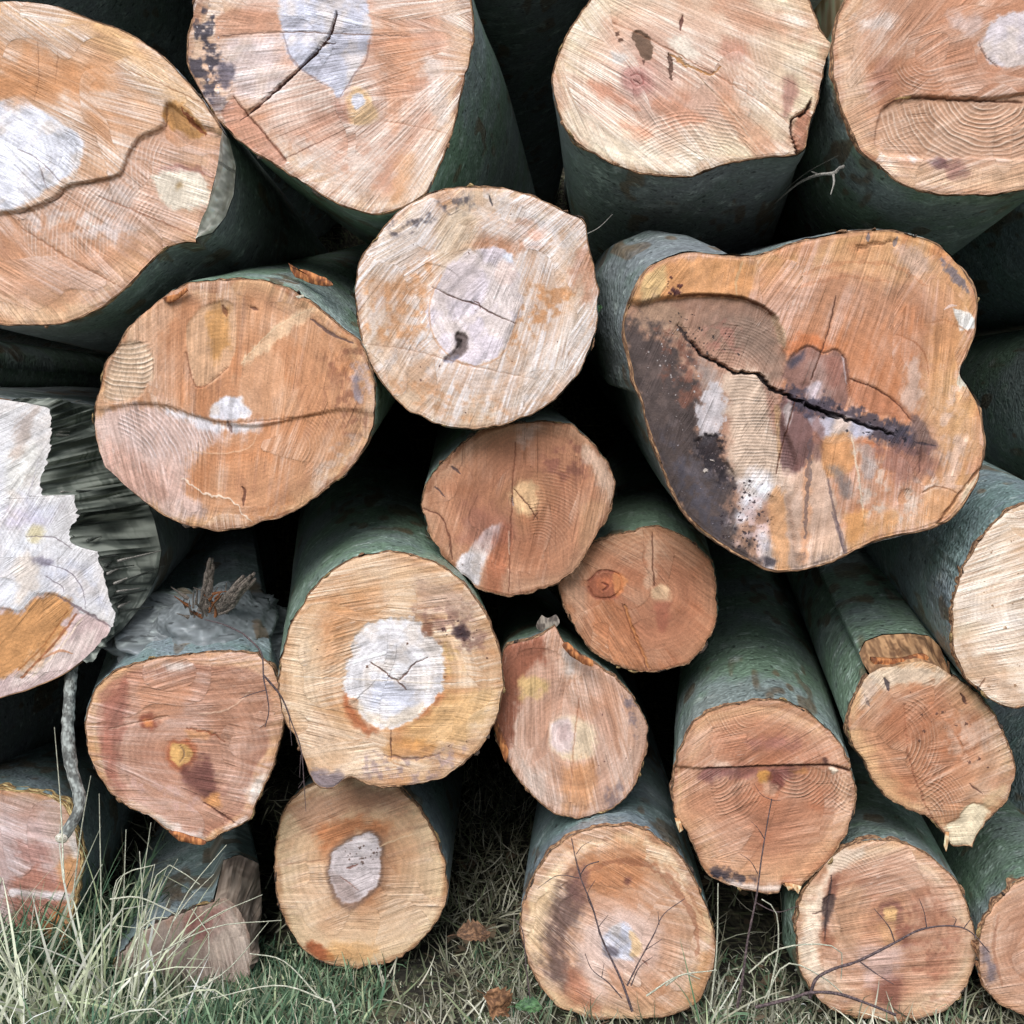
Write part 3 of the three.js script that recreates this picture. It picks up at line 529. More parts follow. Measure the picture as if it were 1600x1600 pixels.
makeLog({ id: 5, label: 'round pale log with white heart and small dark hole, under the top row', z: 0.07, vp: [770, 560], skin: 'green', bark: 3,
  o: [745, 291, 800, 298, 850, 315, 890, 335, 913, 347, 919, 385, 930, 430, 934, 480, 925, 530, 910, 570, 880, 610, 840, 640, 790, 660, 740, 669, 690, 662, 640, 640, 600, 600, 575, 555, 560, 500, 556, 450, 565, 410, 590, 370, 625, 330, 680, 300],
  pith: [750, 475], stops: [[0, [220, 202, 194]], [0.35, [216, 170, 128]], [0.65, [218, 176, 138]], [0.94, [226, 194, 156]], [1, [196, 144, 100]]], fuzz: 0.74, fuzzC: [234, 224, 212], saw: [1120, -60], alt: [204, 136, 82], altA: 0.6, N: 300, M: 90,
  marks: [
    area([590, 440, 640, 418, 685, 400, 668, 470, 660, 560, 620, 562, 568, 540, 572, 470], [206, 142, 88], { s: 14, e: 18, o: 0.68, torn: 26, patchy: 0.5 }), area([818, 450, 880, 438, 888, 482, 840, 525, 800, 572, 786, 548, 808, 505], [206, 140, 84], { s: 10, e: 14, o: 0.75, torn: 20, patchy: 0.3 }), area([600, 596, 700, 570, 780, 590, 870, 590, 850, 645, 740, 664, 650, 636], [210, 146, 94], { s: 14, e: 16, o: 0.6, torn: 22, patchy: 0.45 }),
    area([705, 398, 730, 376, 780, 366, 818, 384, 800, 404, 745, 392], [186, 124, 84], { s: 8, e: 6, o: 0.75, torn: 6 }), area([895, 385, 925, 390, 932, 450, 915, 470, 895, 420], [190, 126, 90], { s: 10, e: 10, o: 0.6, torn: 14 }), area([800, 350, 840, 350, 850, 380, 820, 375], [190, 128, 96], { s: 10, e: 10, o: 0.5 }),
    area([760, 300, 880, 340, 900, 400, 850, 430, 800, 380, 740, 340], [236, 230, 222], { s: 18, e: 16, o: 0.6, torn: 22, patchy: 0.4 }), area([820, 560, 900, 500, 920, 540, 860, 610, 800, 640], [238, 228, 212], { s: 14, e: 14, o: 0.6, torn: 26, patchy: 0.5 }),
    area([618, 356, 680, 312, 730, 300, 742, 320, 690, 338, 650, 352, 606, 374], [84, 78, 82], { s: 7, e: 12, ef: 10, o: 0.78, torn: 6, patchy: 0.3 }),
    area([690, 335, 740, 330, 735, 420, 690, 440], [222, 196, 156], { s: 10, e: 8, o: 0.6 }),
    area([725, 394, 760, 388, 790, 392, 812, 430, 814, 480, 800, 522, 780, 556, 740, 571, 700, 556, 675, 522, 669, 480, 690, 430], [224, 210, 208], { s: 2, e: 5, o: 0.94, torn: 4 }), area([690, 420, 725, 395, 745, 400, 745, 450, 700, 470, 676, 480], [206, 188, 176], { s: 10, e: 6, o: 0.6 }),
    line([690, 430, 672, 470, 676, 522, 702, 556, 742, 572, 782, 556, 802, 520, 814, 478], [204, 150, 106], 3, { o: 0.6, h: 0, even: 1 }),
    area([713, 522, 727, 524, 732, 545, 716, 560, 700, 566, 694, 560, 712, 545], [112, 96, 90], { s: 3, e: 4, o: 0.9, h: -7 }), area([712, 530, 722, 532, 720, 544, 712, 544], [54, 46, 44], { s: 2, e: 2, h: -5 }), area([692, 562, 716, 556, 706, 570], [112, 108, 118], { s: 3, e: 3, o: 0.8 }), area([786, 398, 800, 396, 802, 410, 790, 408], W, { s: 2, e: 2 }), area([778, 410, 800, 412, 808, 430, 784, 448, 772, 430], [232, 204, 184], { s: 3, e: 4, o: 0.7 }),
    line([675, 448, 718, 468, 746, 476, 770, 490, 806, 506], [96, 70, 60], 2, { h: -3 }), line([740, 470, 748, 474, 750, 482], [90, 62, 54], 2.4, { h: -3 }),
    area([572, 532, 650, 548, 760, 574, 845, 612, 800, 632, 700, 602, 600, 572], [236, 226, 214], { s: 8, e: 9, o: 0.62, torn: 14, patchy: 0.4 }), line([566, 536, 640, 546, 740, 572, 836, 592], [150, 110, 82], 1.8, { o: 0.5 }),
    line([765, 305, 769, 322], [60, 56, 58], 3.4, {}), specks([600, 350, 900, 340, 910, 560, 740, 650, 590, 560], 60, [110, 80, 66], 1.2, { b: -0.4 }),
  ] });

makeLog({ id: 6, label: 'orange log at middle left with a leaf-shaped saw mark above a curved ledge', z: 0.08, vp: [800, 330], skin: 'green', N: 300, M: 90,
  o: [370, 438, 410, 440, 450, 450, 490, 475, 530, 510, 560, 535, 576, 570, 585, 620, 580, 670, 560, 710, 530, 745, 480, 785, 440, 805, 390, 820, 340, 827, 290, 820, 240, 795, 195, 760, 165, 730, 150, 690, 147, 650, 158, 610, 165, 575, 185, 540, 210, 505, 240, 475, 290, 445, 330, 440],
  pith: [360, 640], stops: [[0, [204, 144, 100]], [0.5, [200, 140, 96]], [0.85, [206, 150, 106]], [0.96, [222, 172, 122]], [1, [178, 122, 82]]], fuzz: 0.36, saw: [260, 1900], alt: [196, 122, 72], altA: 0.4, dkA: 0.3,
  marks: [
    area([395, 545, 440, 560, 465, 620, 472, 646, 400, 652, 368, 600], [216, 168, 126], { s: 8, e: 8, o: 0.55, torn: 16 }), area([230, 500, 300, 470, 300, 560, 280, 620, 240, 600], [200, 140, 98], { s: 14, e: 10, o: 0.5 }),
    area([200, 510, 240, 480, 270, 490, 235, 560, 205, 560], [220, 178, 140], { s: 10, e: 10, o: 0.5, torn: 18 }),
    area([378, 564, 430, 510, 480, 478, 497, 485, 440, 526, 388, 568], [228, 190, 146], { s: 3, e: 4, o: 0.8, torn: 6 }), line([376, 568, 430, 512, 490, 480], [226, 196, 152], 2, { h: 1 }),
    area([322, 478, 350, 470, 366, 482, 369, 530, 356, 575, 308, 606, 292, 550, 290, 515, 305, 490], [210, 166, 124], { s: 1.6, e: 2, o: 0.85, torn: 3, h: -3 }), area([330, 482, 350, 480, 356, 540, 335, 560, 325, 520], [202, 142, 74], { s: 7, e: 7, o: 0.7, torn: 8 }), line([290, 550, 308, 606, 356, 574], [128, 82, 56], 2, { h: -3, even: 1, o: 0.6 }), line([347, 478, 354, 494], [110, 64, 42], 6, { o: 0.7 }),
    area([180, 548, 200, 535, 228, 540, 242, 575, 218, 622, 166, 628, 168, 590], [222, 190, 152], { s: 5, e: 5, o: 0.75, h: -4 }), arcs(205, 470, 7.2, [180, 548, 205, 536, 235, 540, 240, 580, 216, 624, 166, 628, 166, 590], { o: 1, s: 4, c: [244, 232, 206] }),
    area([500, 565, 556, 538, 580, 600, 572, 662, 530, 705, 508, 640, 525, 600], [138, 88, 64], { s: 14, e: 14, o: 0.6, torn: 20, patchy: 0.35 }), arcs(455, 700, 5.5, [500, 640, 560, 640, 560, 700, 490, 740, 470, 700], { o: 0.5, c: [216, 178, 146] }),
    area([550, 562, 578, 575, 584, 625, 566, 640, 556, 610], [214, 192, 178], { s: 4, e: 8, o: 0.7, patchy: 0.4 }), area([520, 690, 560, 680, 548, 720, 500, 768, 490, 740], [222, 196, 170], { s: 8, e: 8, o: 0.6, torn: 12, patchy: 0.4 }), area([552, 592, 560, 590, 562, 620, 554, 624], [140, 130, 136], { s: 3, e: 3, o: 0.7 }),
    area([335, 631, 350, 620, 375, 622, 391, 640, 385, 652, 355, 657, 325, 651], W, { s: 2, e: 3, torn: 3 }),
    area([140, 652, 165, 640, 200, 632, 255, 634, 295, 648, 340, 660, 400, 666, 470, 652, 540, 640, 600, 660, 560, 730, 440, 830, 300, 850, 180, 780], null, { h: -7, hs: 3, e: 1 }),
    area([148, 652, 200, 633, 255, 635, 296, 649, 345, 662, 410, 664, 330, 690, 300, 716, 288, 760, 318, 806, 240, 800, 160, 728], [226, 198, 184], { s: 10, e: 12, o: 0.72, torn: 18 }), area([160, 690, 230, 720, 270, 770, 240, 790, 180, 750], [206, 152, 124], { s: 14, e: 12, o: 0.6, torn: 12 }),
    arcs(165, 745, 6.4, [205, 640, 260, 638, 330, 662, 330, 690, 290, 725, 215, 700, 185, 660], { o: 0.9, s: 6, c: [242, 234, 226] }),
    area([255, 636, 300, 648, 350, 662, 400, 662, 395, 672, 350, 676, 310, 668, 265, 650], [240, 236, 232], { s: 4, e: 5, o: 0.85, torn: 5 }), line([200, 632, 256, 633, 296, 647, 345, 659, 420, 657, 500, 648], [150, 104, 72], 1.8, { o: 0.5, even: 1 }),
    line([356, 660, 360, 676], [90, 56, 44], 6, { o: 0.6 }), line([378, 790, 381, 768, 376, 760], [70, 40, 34], 5, { o: 0.7 }),
    line([284, 748, 318, 771, 360, 782, 376, 800, 394, 814], [246, 226, 196], 3, { h: 1.6, o: 0.9, wob: 7 }), line([300, 706, 350, 708, 390, 698, 402, 670], [228, 184, 142], 2.4, { h: 1, o: 0.7 }), line([485, 498, 520, 522, 552, 536], [86, 66, 64], 5, { h: -2, o: 0.8 }), line([391, 480, 402, 484], [86, 56, 46], 5, { o: 0.7 }),
  ] });

makeLog({ id: 7, label: 'huge lobed burl log at right with a black crack and blackened lower left side', z: 0.12, vp: [850, 470], skin: 'grey', N: 400, M: 130, mid: [1260, 625], rough: 1, bark: 5, px: 1.8,
  o: [1045, 402, 1090, 395, 1130, 400, 1175, 402, 1215, 390, 1260, 375, 1330, 364, 1390, 362, 1440, 372, 1480, 395, 1510, 430, 1525, 475, 1522, 520, 1507, 555, 1499, 585, 1515, 610, 1530, 640, 1537, 690, 1530, 740, 1505, 785, 1470, 815, 1430, 830, 1380, 840, 1340, 855, 1300, 875, 1260, 888, 1215, 893, 1180, 880, 1140, 855, 1090, 820, 1060, 780, 1035, 720, 1015, 660, 1000, 610, 985, 560, 978, 510, 988, 470, 1005, 430],
  outer: [950, 600, 0.3, 930, 520, 0.3, 934, 430, 0.28, 960, 380, 0.26, 1010, 358, 0.26, 1070, 366, 0.2, 1110, 384, 0.16],
  pith: [1240, 640], stops: [[0, [176, 120, 88]], [0.35, [196, 130, 88]], [0.75, [204, 146, 106]], [0.95, [218, 162, 104]], [1, [190, 136, 92]]], fuzz: 0.42, fuzzC: [222, 186, 164], saw: [2300, -2200], alt: [198, 118, 68], altA: 0.45, dkA: 0.22, ring: 16,
  marks: [
    area([1300, 380, 1380, 372, 1440, 385, 1470, 420, 1400, 440, 1330, 430], [214, 164, 112], { s: 18, e: 12, o: 0.5 }), area([1400, 380, 1440, 385, 1450, 420, 1420, 430], [206, 176, 156], { s: 10, e: 10, o: 0.6, torn: 12 }),
    area([1010, 460, 1010, 430, 1048, 408, 1170, 408, 1165, 470, 1090, 466, 1040, 470], [214, 150, 92], { s: 5, e: 5, o: 0.8 }), area([1000, 470, 1010, 430, 1040, 412, 1040, 450, 1020, 475], [224, 188, 126], { s: 4, e: 4, o: 0.85 }), line([1160, 408, 1150, 440, 1150, 462], [216, 180, 130], 4, { o: 0.7, h: 0 }),
    specks([1040, 428, 1062, 440, 1064, 462, 1045, 460], 14, [84, 46, 40], 2.6), area([1048, 452, 1060, 450, 1066, 462, 1052, 463], [72, 40, 40], { s: 2, e: 3 }),
    line([1250, 430, 1320, 410, 1400, 416, 1450, 450], [180, 112, 72], 7, { o: 0.4, h: 0, wob: 8 }), line([1240, 450, 1320, 432, 1390, 440], [178, 110, 72], 6, { o: 0.35, h: 0, wob: 8 }), line([1338, 392, 1365, 382, 1395, 378], [130, 88, 56], 4, { o: 0.7, wob: 8 }), line([1335, 388, 1370, 376], [130, 88, 56], 3, { o: 0.6, wob: 8 }),
    area([1450, 560, 1510, 600, 1530, 660, 1520, 720, 1480, 700, 1440, 640], [210, 160, 104], { s: 20, e: 12, o: 0.6 }),
    area([1420, 565, 1432, 560, 1440, 620, 1420, 652, 1406, 652], [220, 188, 164], { s: 4, e: 6, o: 0.75, torn: 8 }), area([1465, 650, 1480, 630, 1500, 560, 1512, 600, 1480, 700, 1465, 770, 1452, 770], [222, 190, 166], { s: 8, e: 10, o: 0.6, torn: 18, patchy: 0.3 }), area([1490, 690, 1515, 690, 1490, 760, 1470, 775, 1475, 740], [220, 186, 160], { s: 6, e: 8, o: 0.7, torn: 14 }),
    area([1490, 482, 1516, 488, 1526, 500, 1524, 514, 1500, 516], [236, 234, 220], { s: 1.6, e: 2, sharp: 1 }),
    area([1466, 400, 1490, 415, 1508, 440, 1514, 458, 1494, 440, 1476, 416], [122, 112, 114], { s: 3, e: 5, ef: 8, o: 0.85 }), line([1357, 363, 1356, 376], [112, 108, 114], 6, { o: 0.85 }), line([1402, 370, 1397, 384], [112, 108, 114], 6, { o: 0.8 }),
    area([1220, 545, 1235, 530, 1262, 520, 1300, 540, 1280, 560, 1240, 560], [206, 118, 68], { s: 6, e: 5, o: 0.7 }),
    line([1400, 522, 1432, 536, 1448, 562, 1450, 590], [166, 104, 66], 3, { o: 0.6, h: -2 }), line([1450, 505, 1475, 500, 1500, 510, 1512, 520], [170, 112, 72], 3, { o: 0.6, h: -2 }), area([1452, 505, 1490, 502, 1495, 560, 1460, 570, 1448, 540], [204, 142, 88], { s: 8, e: 6, o: 0.6 }),
    line([1476, 483, 1484, 478, 1496, 477], [232, 206, 188], 3, { h: 1 }),
    // scooped lower left half
    area([960, 480, 1005, 474, 1030, 466, 1060, 464, 1100, 461, 1160, 466, 1196, 482, 1214, 500, 1226, 545, 1224, 592, 1216, 640, 1238, 700, 1246, 735, 1232, 770, 1240, 910, 1100, 900, 960, 640], [166, 128, 104], { s: 2.5, e: 3, o: 0.85, h: -16, hs: 4 }),
    line([1060, 463, 1100, 460, 1158, 465, 1196, 481, 1215, 500], [104, 62, 42], 3, { o: 0.8, even: 1, h: -3 }), area([1208, 494, 1216, 496, 1226, 520, 1228, 545, 1222, 540], [196, 162, 124], { s: 2, e: 2 }),
    area([1100, 500, 1150, 490, 1200, 500, 1220, 545, 1218, 590, 1180, 560, 1120, 530], [134, 112, 94], { s: 14, e: 8, o: 0.65 }), area([1100, 510, 1150, 505, 1160, 545, 1125, 545], [182, 118, 98], { s: 10, e: 10, o: 0.6, torn: 14, patchy: 0.5 }), arcs(1140, 610, 5, [1120, 560, 1150, 500, 1215, 520, 1215, 585, 1170, 580], { o: 0.4, c: [200, 176, 152] }),
    area([1000, 470, 1060, 470, 1070, 500, 1060, 520, 1000, 515], [176, 142, 112], { s: 10, e: 10, o: 0.8 }),
    area([960, 518, 1020, 515, 1062, 545, 1085, 590, 1108, 640, 1100, 690, 1125, 720, 1152, 755, 1158, 800, 1165, 850, 1200, 900, 1100, 880, 1050, 800, 1000, 680], [74, 64, 60], { s: 14, e: 22, ef: 12, o: 0.9, torn: 10 }), area([1040, 680, 1100, 700, 1130, 760, 1130, 830, 1090, 810, 1055, 760], [70, 72, 84], { s: 18, e: 14, o: 0.5, patchy: 0.5 }), area([1000, 540, 1040, 560, 1060, 640, 1030, 660, 1010, 600], [110, 92, 82], { s: 12, e: 14, ef: 9, o: 0.6, patchy: 0.5 }), area([1050, 640, 1090, 690, 1120, 760, 1090, 760, 1060, 700], [104, 92, 88], { s: 10, e: 14, ef: 8, o: 0.55, patchy: 0.6 }),
    area([1030, 520, 1070, 530, 1110, 590, 1100, 640, 1060, 630, 1040, 570], [128, 84, 66], { s: 10, e: 18, ef: 10, o: 0.8, patchy: 0.4 }), area([1095, 570, 1120, 575, 1130, 640, 1110, 650, 1100, 610], [176, 160, 146], { s: 8, e: 10, o: 0.7, torn: 10 }),
    specks([1000, 520, 1080, 520, 1110, 640, 1090, 680, 1030, 640], 80, [196, 184, 174], 1.4), specks([1020, 640, 1100, 680, 1140, 780, 1160, 870, 1080, 800], 60, [150, 142, 142], 1.2), specks([1040, 490, 1120, 500, 1170, 560, 1100, 560], 90, [60, 52, 50], 2, { b: -0.5 }),
    area([1088, 650, 1110, 600, 1130, 610, 1132, 660, 1118, 690, 1100, 690], [206, 198, 192], { s: 4, e: 8, ef: 8, o: 0.85, torn: 8 }), area([1090, 690, 1120, 680, 1135, 720, 1150, 745, 1135, 752, 1105, 730], [44, 38, 40], { s: 5, e: 10, ef: 6, o: 0.85, h: -6 }), specks([1090, 680, 1130, 690, 1150, 750, 1110, 730], 60, [110, 96, 92], 2.4),
    area([1132, 600, 1160, 575, 1196, 590, 1214, 640, 1240, 730, 1220, 780, 1150, 740, 1142, 660], [208, 180, 150], { s: 8, e: 8, o: 0.9, h: 5, hs: 14 }), arcs(1180, 1150, 5.2, [1146, 590, 1196, 586, 1218, 650, 1236, 735, 1160, 745, 1146, 660], { o: 0.62, s: 10, c: [232, 216, 194] }), area([1196, 600, 1216, 640, 1240, 720, 1222, 700, 1204, 650], [150, 96, 76], { s: 6, e: 5, o: 0.6 }),
    area([1172, 735, 1206, 738, 1214, 768, 1182, 790, 1150, 830, 1160, 770], [238, 236, 234], { s: 8, e: 8, o: 0.9 }), area([1150, 800, 1205, 780, 1215, 820, 1195, 870, 1160, 860], [214, 184, 172], { s: 10, e: 12, o: 0.8, patchy: 0.2 }), specks([1140, 750, 1210, 760, 1200, 870, 1130, 840], 170, [58, 48, 50], 2.2, { b: -0.5 }),
    specks([1090, 715, 1120, 720, 1130, 740, 1100, 735], 3, [222, 206, 184], 4, { b: 2 }),
    area([1216, 640, 1240, 605, 1264, 600, 1272, 650, 1264, 725, 1224, 740], [112, 82, 78], { s: 2.5, e: 3, o: 0.85, h: -2 }), area([1212, 640, 1218, 638, 1222, 700, 1218, 720], [206, 166, 118], { s: 2, e: 2, o: 0.8 }), area([1226, 630, 1240, 620, 1236, 660, 1228, 668], [196, 184, 172], { s: 3, e: 4, o: 0.7 }),
    // right of the crack
    area([1224, 605, 1236, 556, 1262, 540, 1286, 550, 1306, 545, 1322, 562, 1330, 612, 1322, 642, 1280, 642, 1238, 628], [142, 104, 90], { s: 3, e: 4, o: 0.88, torn: 4, h: -3 }), line([1236, 558, 1262, 541, 1287, 551, 1306, 546, 1321, 562, 1329, 612], [110, 70, 54], 2.4, { o: 0.7, h: -2, even: 1 }), area([1238, 562, 1256, 545, 1258, 560, 1240, 572], [62, 62, 74], { s: 5, e: 5, o: 0.8 }), line([1316, 556, 1324, 600], [206, 198, 196], 4, { o: 0.6, wob: 6, h: 1 }), area([1262, 560, 1290, 560, 1300, 620, 1275, 620], [176, 146, 130], { s: 8, e: 8, o: 0.55, torn: 18 }), area([1290, 560, 1312, 560, 1316, 600, 1296, 600], [160, 104, 84], { s: 6, e: 6, o: 0.6 }), area([1262, 605, 1282, 598, 1280, 625, 1266, 628], [206, 192, 190], { s: 4, e: 4, o: 0.8 }),
    area([1326, 592, 1380, 612, 1428, 652, 1396, 656, 1330, 632], [184, 116, 78], { s: 5, e: 5, o: 0.75, h: -2, torn: 6 }), line([1326, 590, 1372, 609, 1402, 630, 1430, 662], [96, 56, 40], 2, { h: -3, even: 1 }),
    area([1232, 612, 1292, 626, 1380, 655, 1446, 692, 1420, 704, 1330, 672, 1250, 645], [66, 62, 72], { s: 6, e: 12, ef: 10, o: 0.82, torn: 10 }), area([1376, 664, 1420, 664, 1426, 700, 1386, 700], [66, 62, 72], { s: 7, e: 8, o: 0.75, torn: 8 }), area([1424, 650, 1440, 658, 1464, 696, 1432, 702], [124, 98, 88], { s: 3, e: 4, o: 0.8 }), line([1428, 690, 1462, 697], [56, 50, 56], 4, { h: -2 }),
    area([1268, 656, 1300, 648, 1332, 654, 1362, 670, 1352, 682, 1310, 690, 1284, 686], [192, 188, 194], { s: 4, e: 5, o: 0.9 }), area([1305, 652, 1330, 655, 1318, 680, 1300, 682], [222, 190, 158], { s: 5, e: 5, o: 0.7 }), area([1380, 670, 1400, 668, 1390, 682], [130, 116, 118], { s: 4, e: 4, o: 0.6 }),
    area([1215, 742, 1252, 735, 1282, 690, 1300, 760, 1322, 880, 1228, 896], [204, 176, 150], { s: 5, e: 6, o: 0.75, torn: 10 }), area([1204, 772, 1226, 772, 1236, 890, 1210, 892], [216, 158, 104], { s: 4, e: 4, o: 0.8, torn: 5 }), area([1185, 835, 1205, 835, 1212, 890, 1196, 886], [212, 206, 204], { s: 5, e: 6, o: 0.8 }), area([1256, 735, 1266, 730, 1262, 870, 1250, 870], [214, 150, 104], { s: 4, e: 5, o: 0.6 }), line([1268, 682, 1262, 760, 1258, 840], [84, 74, 76], 8, { o: 0.6, h: 0, wob: 8 }), line([1284, 690, 1300, 780, 1320, 870], [96, 80, 78], 4, { o: 0.7, h: -2 }), line([1300, 800, 1318, 850, 1322, 872], [90, 76, 80], 8, { o: 0.6, h: 0 }), area([1270, 660, 1280, 650, 1290, 700, 1282, 720, 1268, 715], [122, 86, 76], { s: 4, e: 4, o: 0.7 }),
    area([1282, 695, 1300, 682, 1328, 682, 1332, 735, 1292, 745], [210, 148, 92], { s: 4, e: 5, o: 0.85 }), area([1298, 730, 1320, 735, 1328, 778, 1316, 775], [112, 104, 98], { s: 6, e: 6, o: 0.75 }), line([1330, 680, 1340, 740, 1352, 830], [228, 206, 172], 3.4, { h: 1.4, wob: 3 }),
    area([1342, 692, 1380, 720, 1400, 762, 1450, 730, 1462, 772, 1400, 815, 1330, 805, 1334, 745], [216, 200, 178], { s: 8, e: 10, o: 0.65, torn: 20, patchy: 0.3 }), area([1340, 690, 1366, 690, 1372, 715, 1360, 718], [196, 108, 60], { s: 5, e: 5, o: 0.8 }), area([1344, 695, 1364, 700, 1366, 740, 1346, 745], [178, 162, 150], { s: 5, e: 6, o: 0.75 }), area([1372, 696, 1450, 700, 1452, 745, 1400, 752, 1384, 730], [148, 102, 86], { s: 10, e: 10, o: 0.7, torn: 16 }), line([1440, 695, 1436, 740], [96, 66, 58], 3, { o: 0.6 }),
    area([1322, 805, 1350, 800, 1352, 830, 1324, 850], [212, 150, 88], { s: 5, e: 5, o: 0.8 }), area([1380, 800, 1400, 800, 1396, 840, 1384, 840], [210, 150, 92], { s: 4, e: 4, o: 0.7 }), line([1442, 770, 1460, 760, 1482, 764, 1494, 770], [112, 74, 50], 2.2, { h: -3, even: 1 }), area([1440, 775, 1462, 762, 1492, 772, 1480, 810, 1440, 812], [212, 152, 98], { s: 5, e: 5, o: 0.7 }), line([1462, 822, 1500, 770, 1537, 726], [110, 70, 40], 3, { h: -5, even: 1 }), area([1502, 774, 1536, 735, 1534, 760, 1508, 786], [226, 206, 168], { s: 3, e: 3, o: 0.8 }),
    line([1306, 462, 1296, 508, 1285, 545, 1268, 592], [84, 50, 36], 1.6, { h: -3, even: 1 }), line([1246, 620, 1234, 655, 1226, 690, 1214, 740], [86, 50, 38], 1.8, { h: -3, even: 1 }),
    line([1082, 536, 1098, 552, 1120, 566, 1150, 580, 1184, 584, 1206, 606, 1240, 622, 1276, 640, 1310, 656], [44, 38, 40], 5.4, { h: -18, wob: 7 }), line([1262, 630, 1300, 648, 1350, 664, 1396, 680], [46, 40, 42], 5, { h: -14, wob: 7 }), line([1060, 505, 1072, 522, 1084, 538], [52, 44, 44], 6, { h: -6, wob: 8 }),
    specks([1240, 615, 1300, 630, 1420, 680, 1410, 700, 1300, 665], 90, [34, 32, 38], 2.4, { b: -0.6 }),
    area([1500, 575, 1516, 590, 1510, 605, 1498, 600], [198, 196, 172], { s: 3, e: 5, ef: 5, o: 0.8 }),
    area([1240, 870, 1300, 862, 1290, 880, 1250, 888], [96, 84, 80], { s: 4, e: 6, o: 0.6, patchy: 0.5 }), area([1195, 872, 1215, 870, 1212, 885, 1198, 886], [60, 54, 58], { s: 4, e: 5, o: 0.8, patchy: 0.4 }),
  ] });

const logH = makeLog({ id: 8, label: 'split log at the left edge with a torn white end and a dark fibrous hollow', z: -0.06, vp: [540, 590], jag: 6, skin: 'grey', N: 900, M: 64, mid: [-300, 805], rough: 0.8,
  o: [27, 628, 60, 634, 60, 634, 78, 645, 78, 700, 64, 748, 66, 786, 66, 786, 113, 773, 113, 773, 119, 806, 105, 832, 105, 832, 112, 850, 152, 863, 152, 863, 164, 905, 178, 955, 178, 955, 176, 978, 158, 1000, 130, 1030, 90, 1058, 27, 1082, -80, 1105, -220, 1110, -380, 1060, -500, 970, -540, 850, -480, 740, -350, 660, -200, 618, -80, 614],
  outer: [30, 622, 0.01, 90, 626, 0.04, 150, 636, 0.12, 190, 680, 0.19, 220, 760, 0.21, 240, 810, 0.2, 252, 860, 0.18, 246, 900, 0.15, 226, 940, 0.11, 190, 985, 0.05, 160, 1010, 0.02, 132, 1032, 0.01], facet: 'rot', facetName: 'torn_hollow', facetLabel: 'dark hollow of torn grey-green fibres', facetRough: 0.016, facetV: 1,
  pith: [-40, 860], stops: [[0, [226, 225, 222]], [0.6, [229, 227, 222]], [1, [222, 216, 206]]], fuzz: 0.2, saw: [900, -100], altA: 0.05, dkA: 0.08, alt: [216, 190, 160], dk: [180, 174, 168],
  marks: [
    area([-100, 940, 27, 955, 50, 930, 90, 930, 122, 952, 168, 976, 160, 1010, 100, 1060, 27, 1090, -100, 1090], [206, 176, 164], { s: 2.5, e: 4, o: 0.9, torn: 3, h: -4 }), area([-100, 950, 27, 958, 50, 932, 92, 932, 112, 950, 70, 1035, 27, 1052, -100, 1060], [204, 142, 80], { s: 4, e: 6, o: 0.9, torn: 8 }), area([80, 1010, 150, 985, 120, 1035, 60, 1060, 27, 1075, 20, 1060], [226, 208, 190], { s: 8, e: 8, o: 0.6, torn: 12 }),
    line([90, 930, 124, 952, 170, 978], [118, 94, 96], 7, { o: 0.7, h: -2, wob: 6 }), line([118, 960, 80, 1010, 32, 1060], [152, 90, 54], 4, { h: -3, even: 1 }), line([128, 966, 92, 1014, 50, 1058], [234, 210, 180], 3, { h: 1, even: 1 }), line([104, 955, 66, 1010, 27, 1048], [168, 108, 60], 2.4, { even: 1 }), line([66, 1030, 90, 1018, 112, 1022], [190, 130, 90], 4, { h: 1 }),
    area([20, 700, 60, 690, 56, 740, 40, 770, 10, 780], [238, 232, 214], { s: 12, e: 10, o: 0.8 }), area([60, 890, 120, 880, 150, 910, 165, 950, 120, 930, 80, 915], [208, 208, 214], { s: 10, e: 9, o: 0.75 }), area([10, 790, 50, 800, 80, 815, 40, 824, 10, 820], [216, 204, 214], { s: 9, e: 8, o: 0.7 }), area([27, 660, 50, 640, 62, 640, 40, 690, 20, 720], [178, 156, 138], { s: 7, e: 8, o: 0.6, torn: 14 }), area([44, 826, 60, 822, 72, 830, 64, 842, 48, 842], [226, 210, 160], { s: 5, e: 5 }), area([30, 870, 55, 870, 66, 900, 45, 930, 27, 940], [226, 208, 184], { s: 8, e: 8, o: 0.7 }), area([52, 868, 78, 876, 76, 884, 56, 882], [126, 118, 130], { s: 4, e: 5, o: 0.7 }), area([30, 770, 60, 790, 100, 790, 60, 812], [206, 204, 214], { s: 10, e: 8, o: 0.6 }),
    line([40, 838, 84, 840, 100, 850, 112, 858], [120, 106, 108], 1.6, {}), line([70, 880, 110, 895, 130, 925, 134, 950], [120, 108, 112], 1.5, {}), line([60, 720, 48, 760, 40, 790], [176, 168, 172], 1.6, { o: 0.6 }), line([70, 900, 95, 915, 100, 925], [120, 108, 112], 1.6, {}),
  ] });

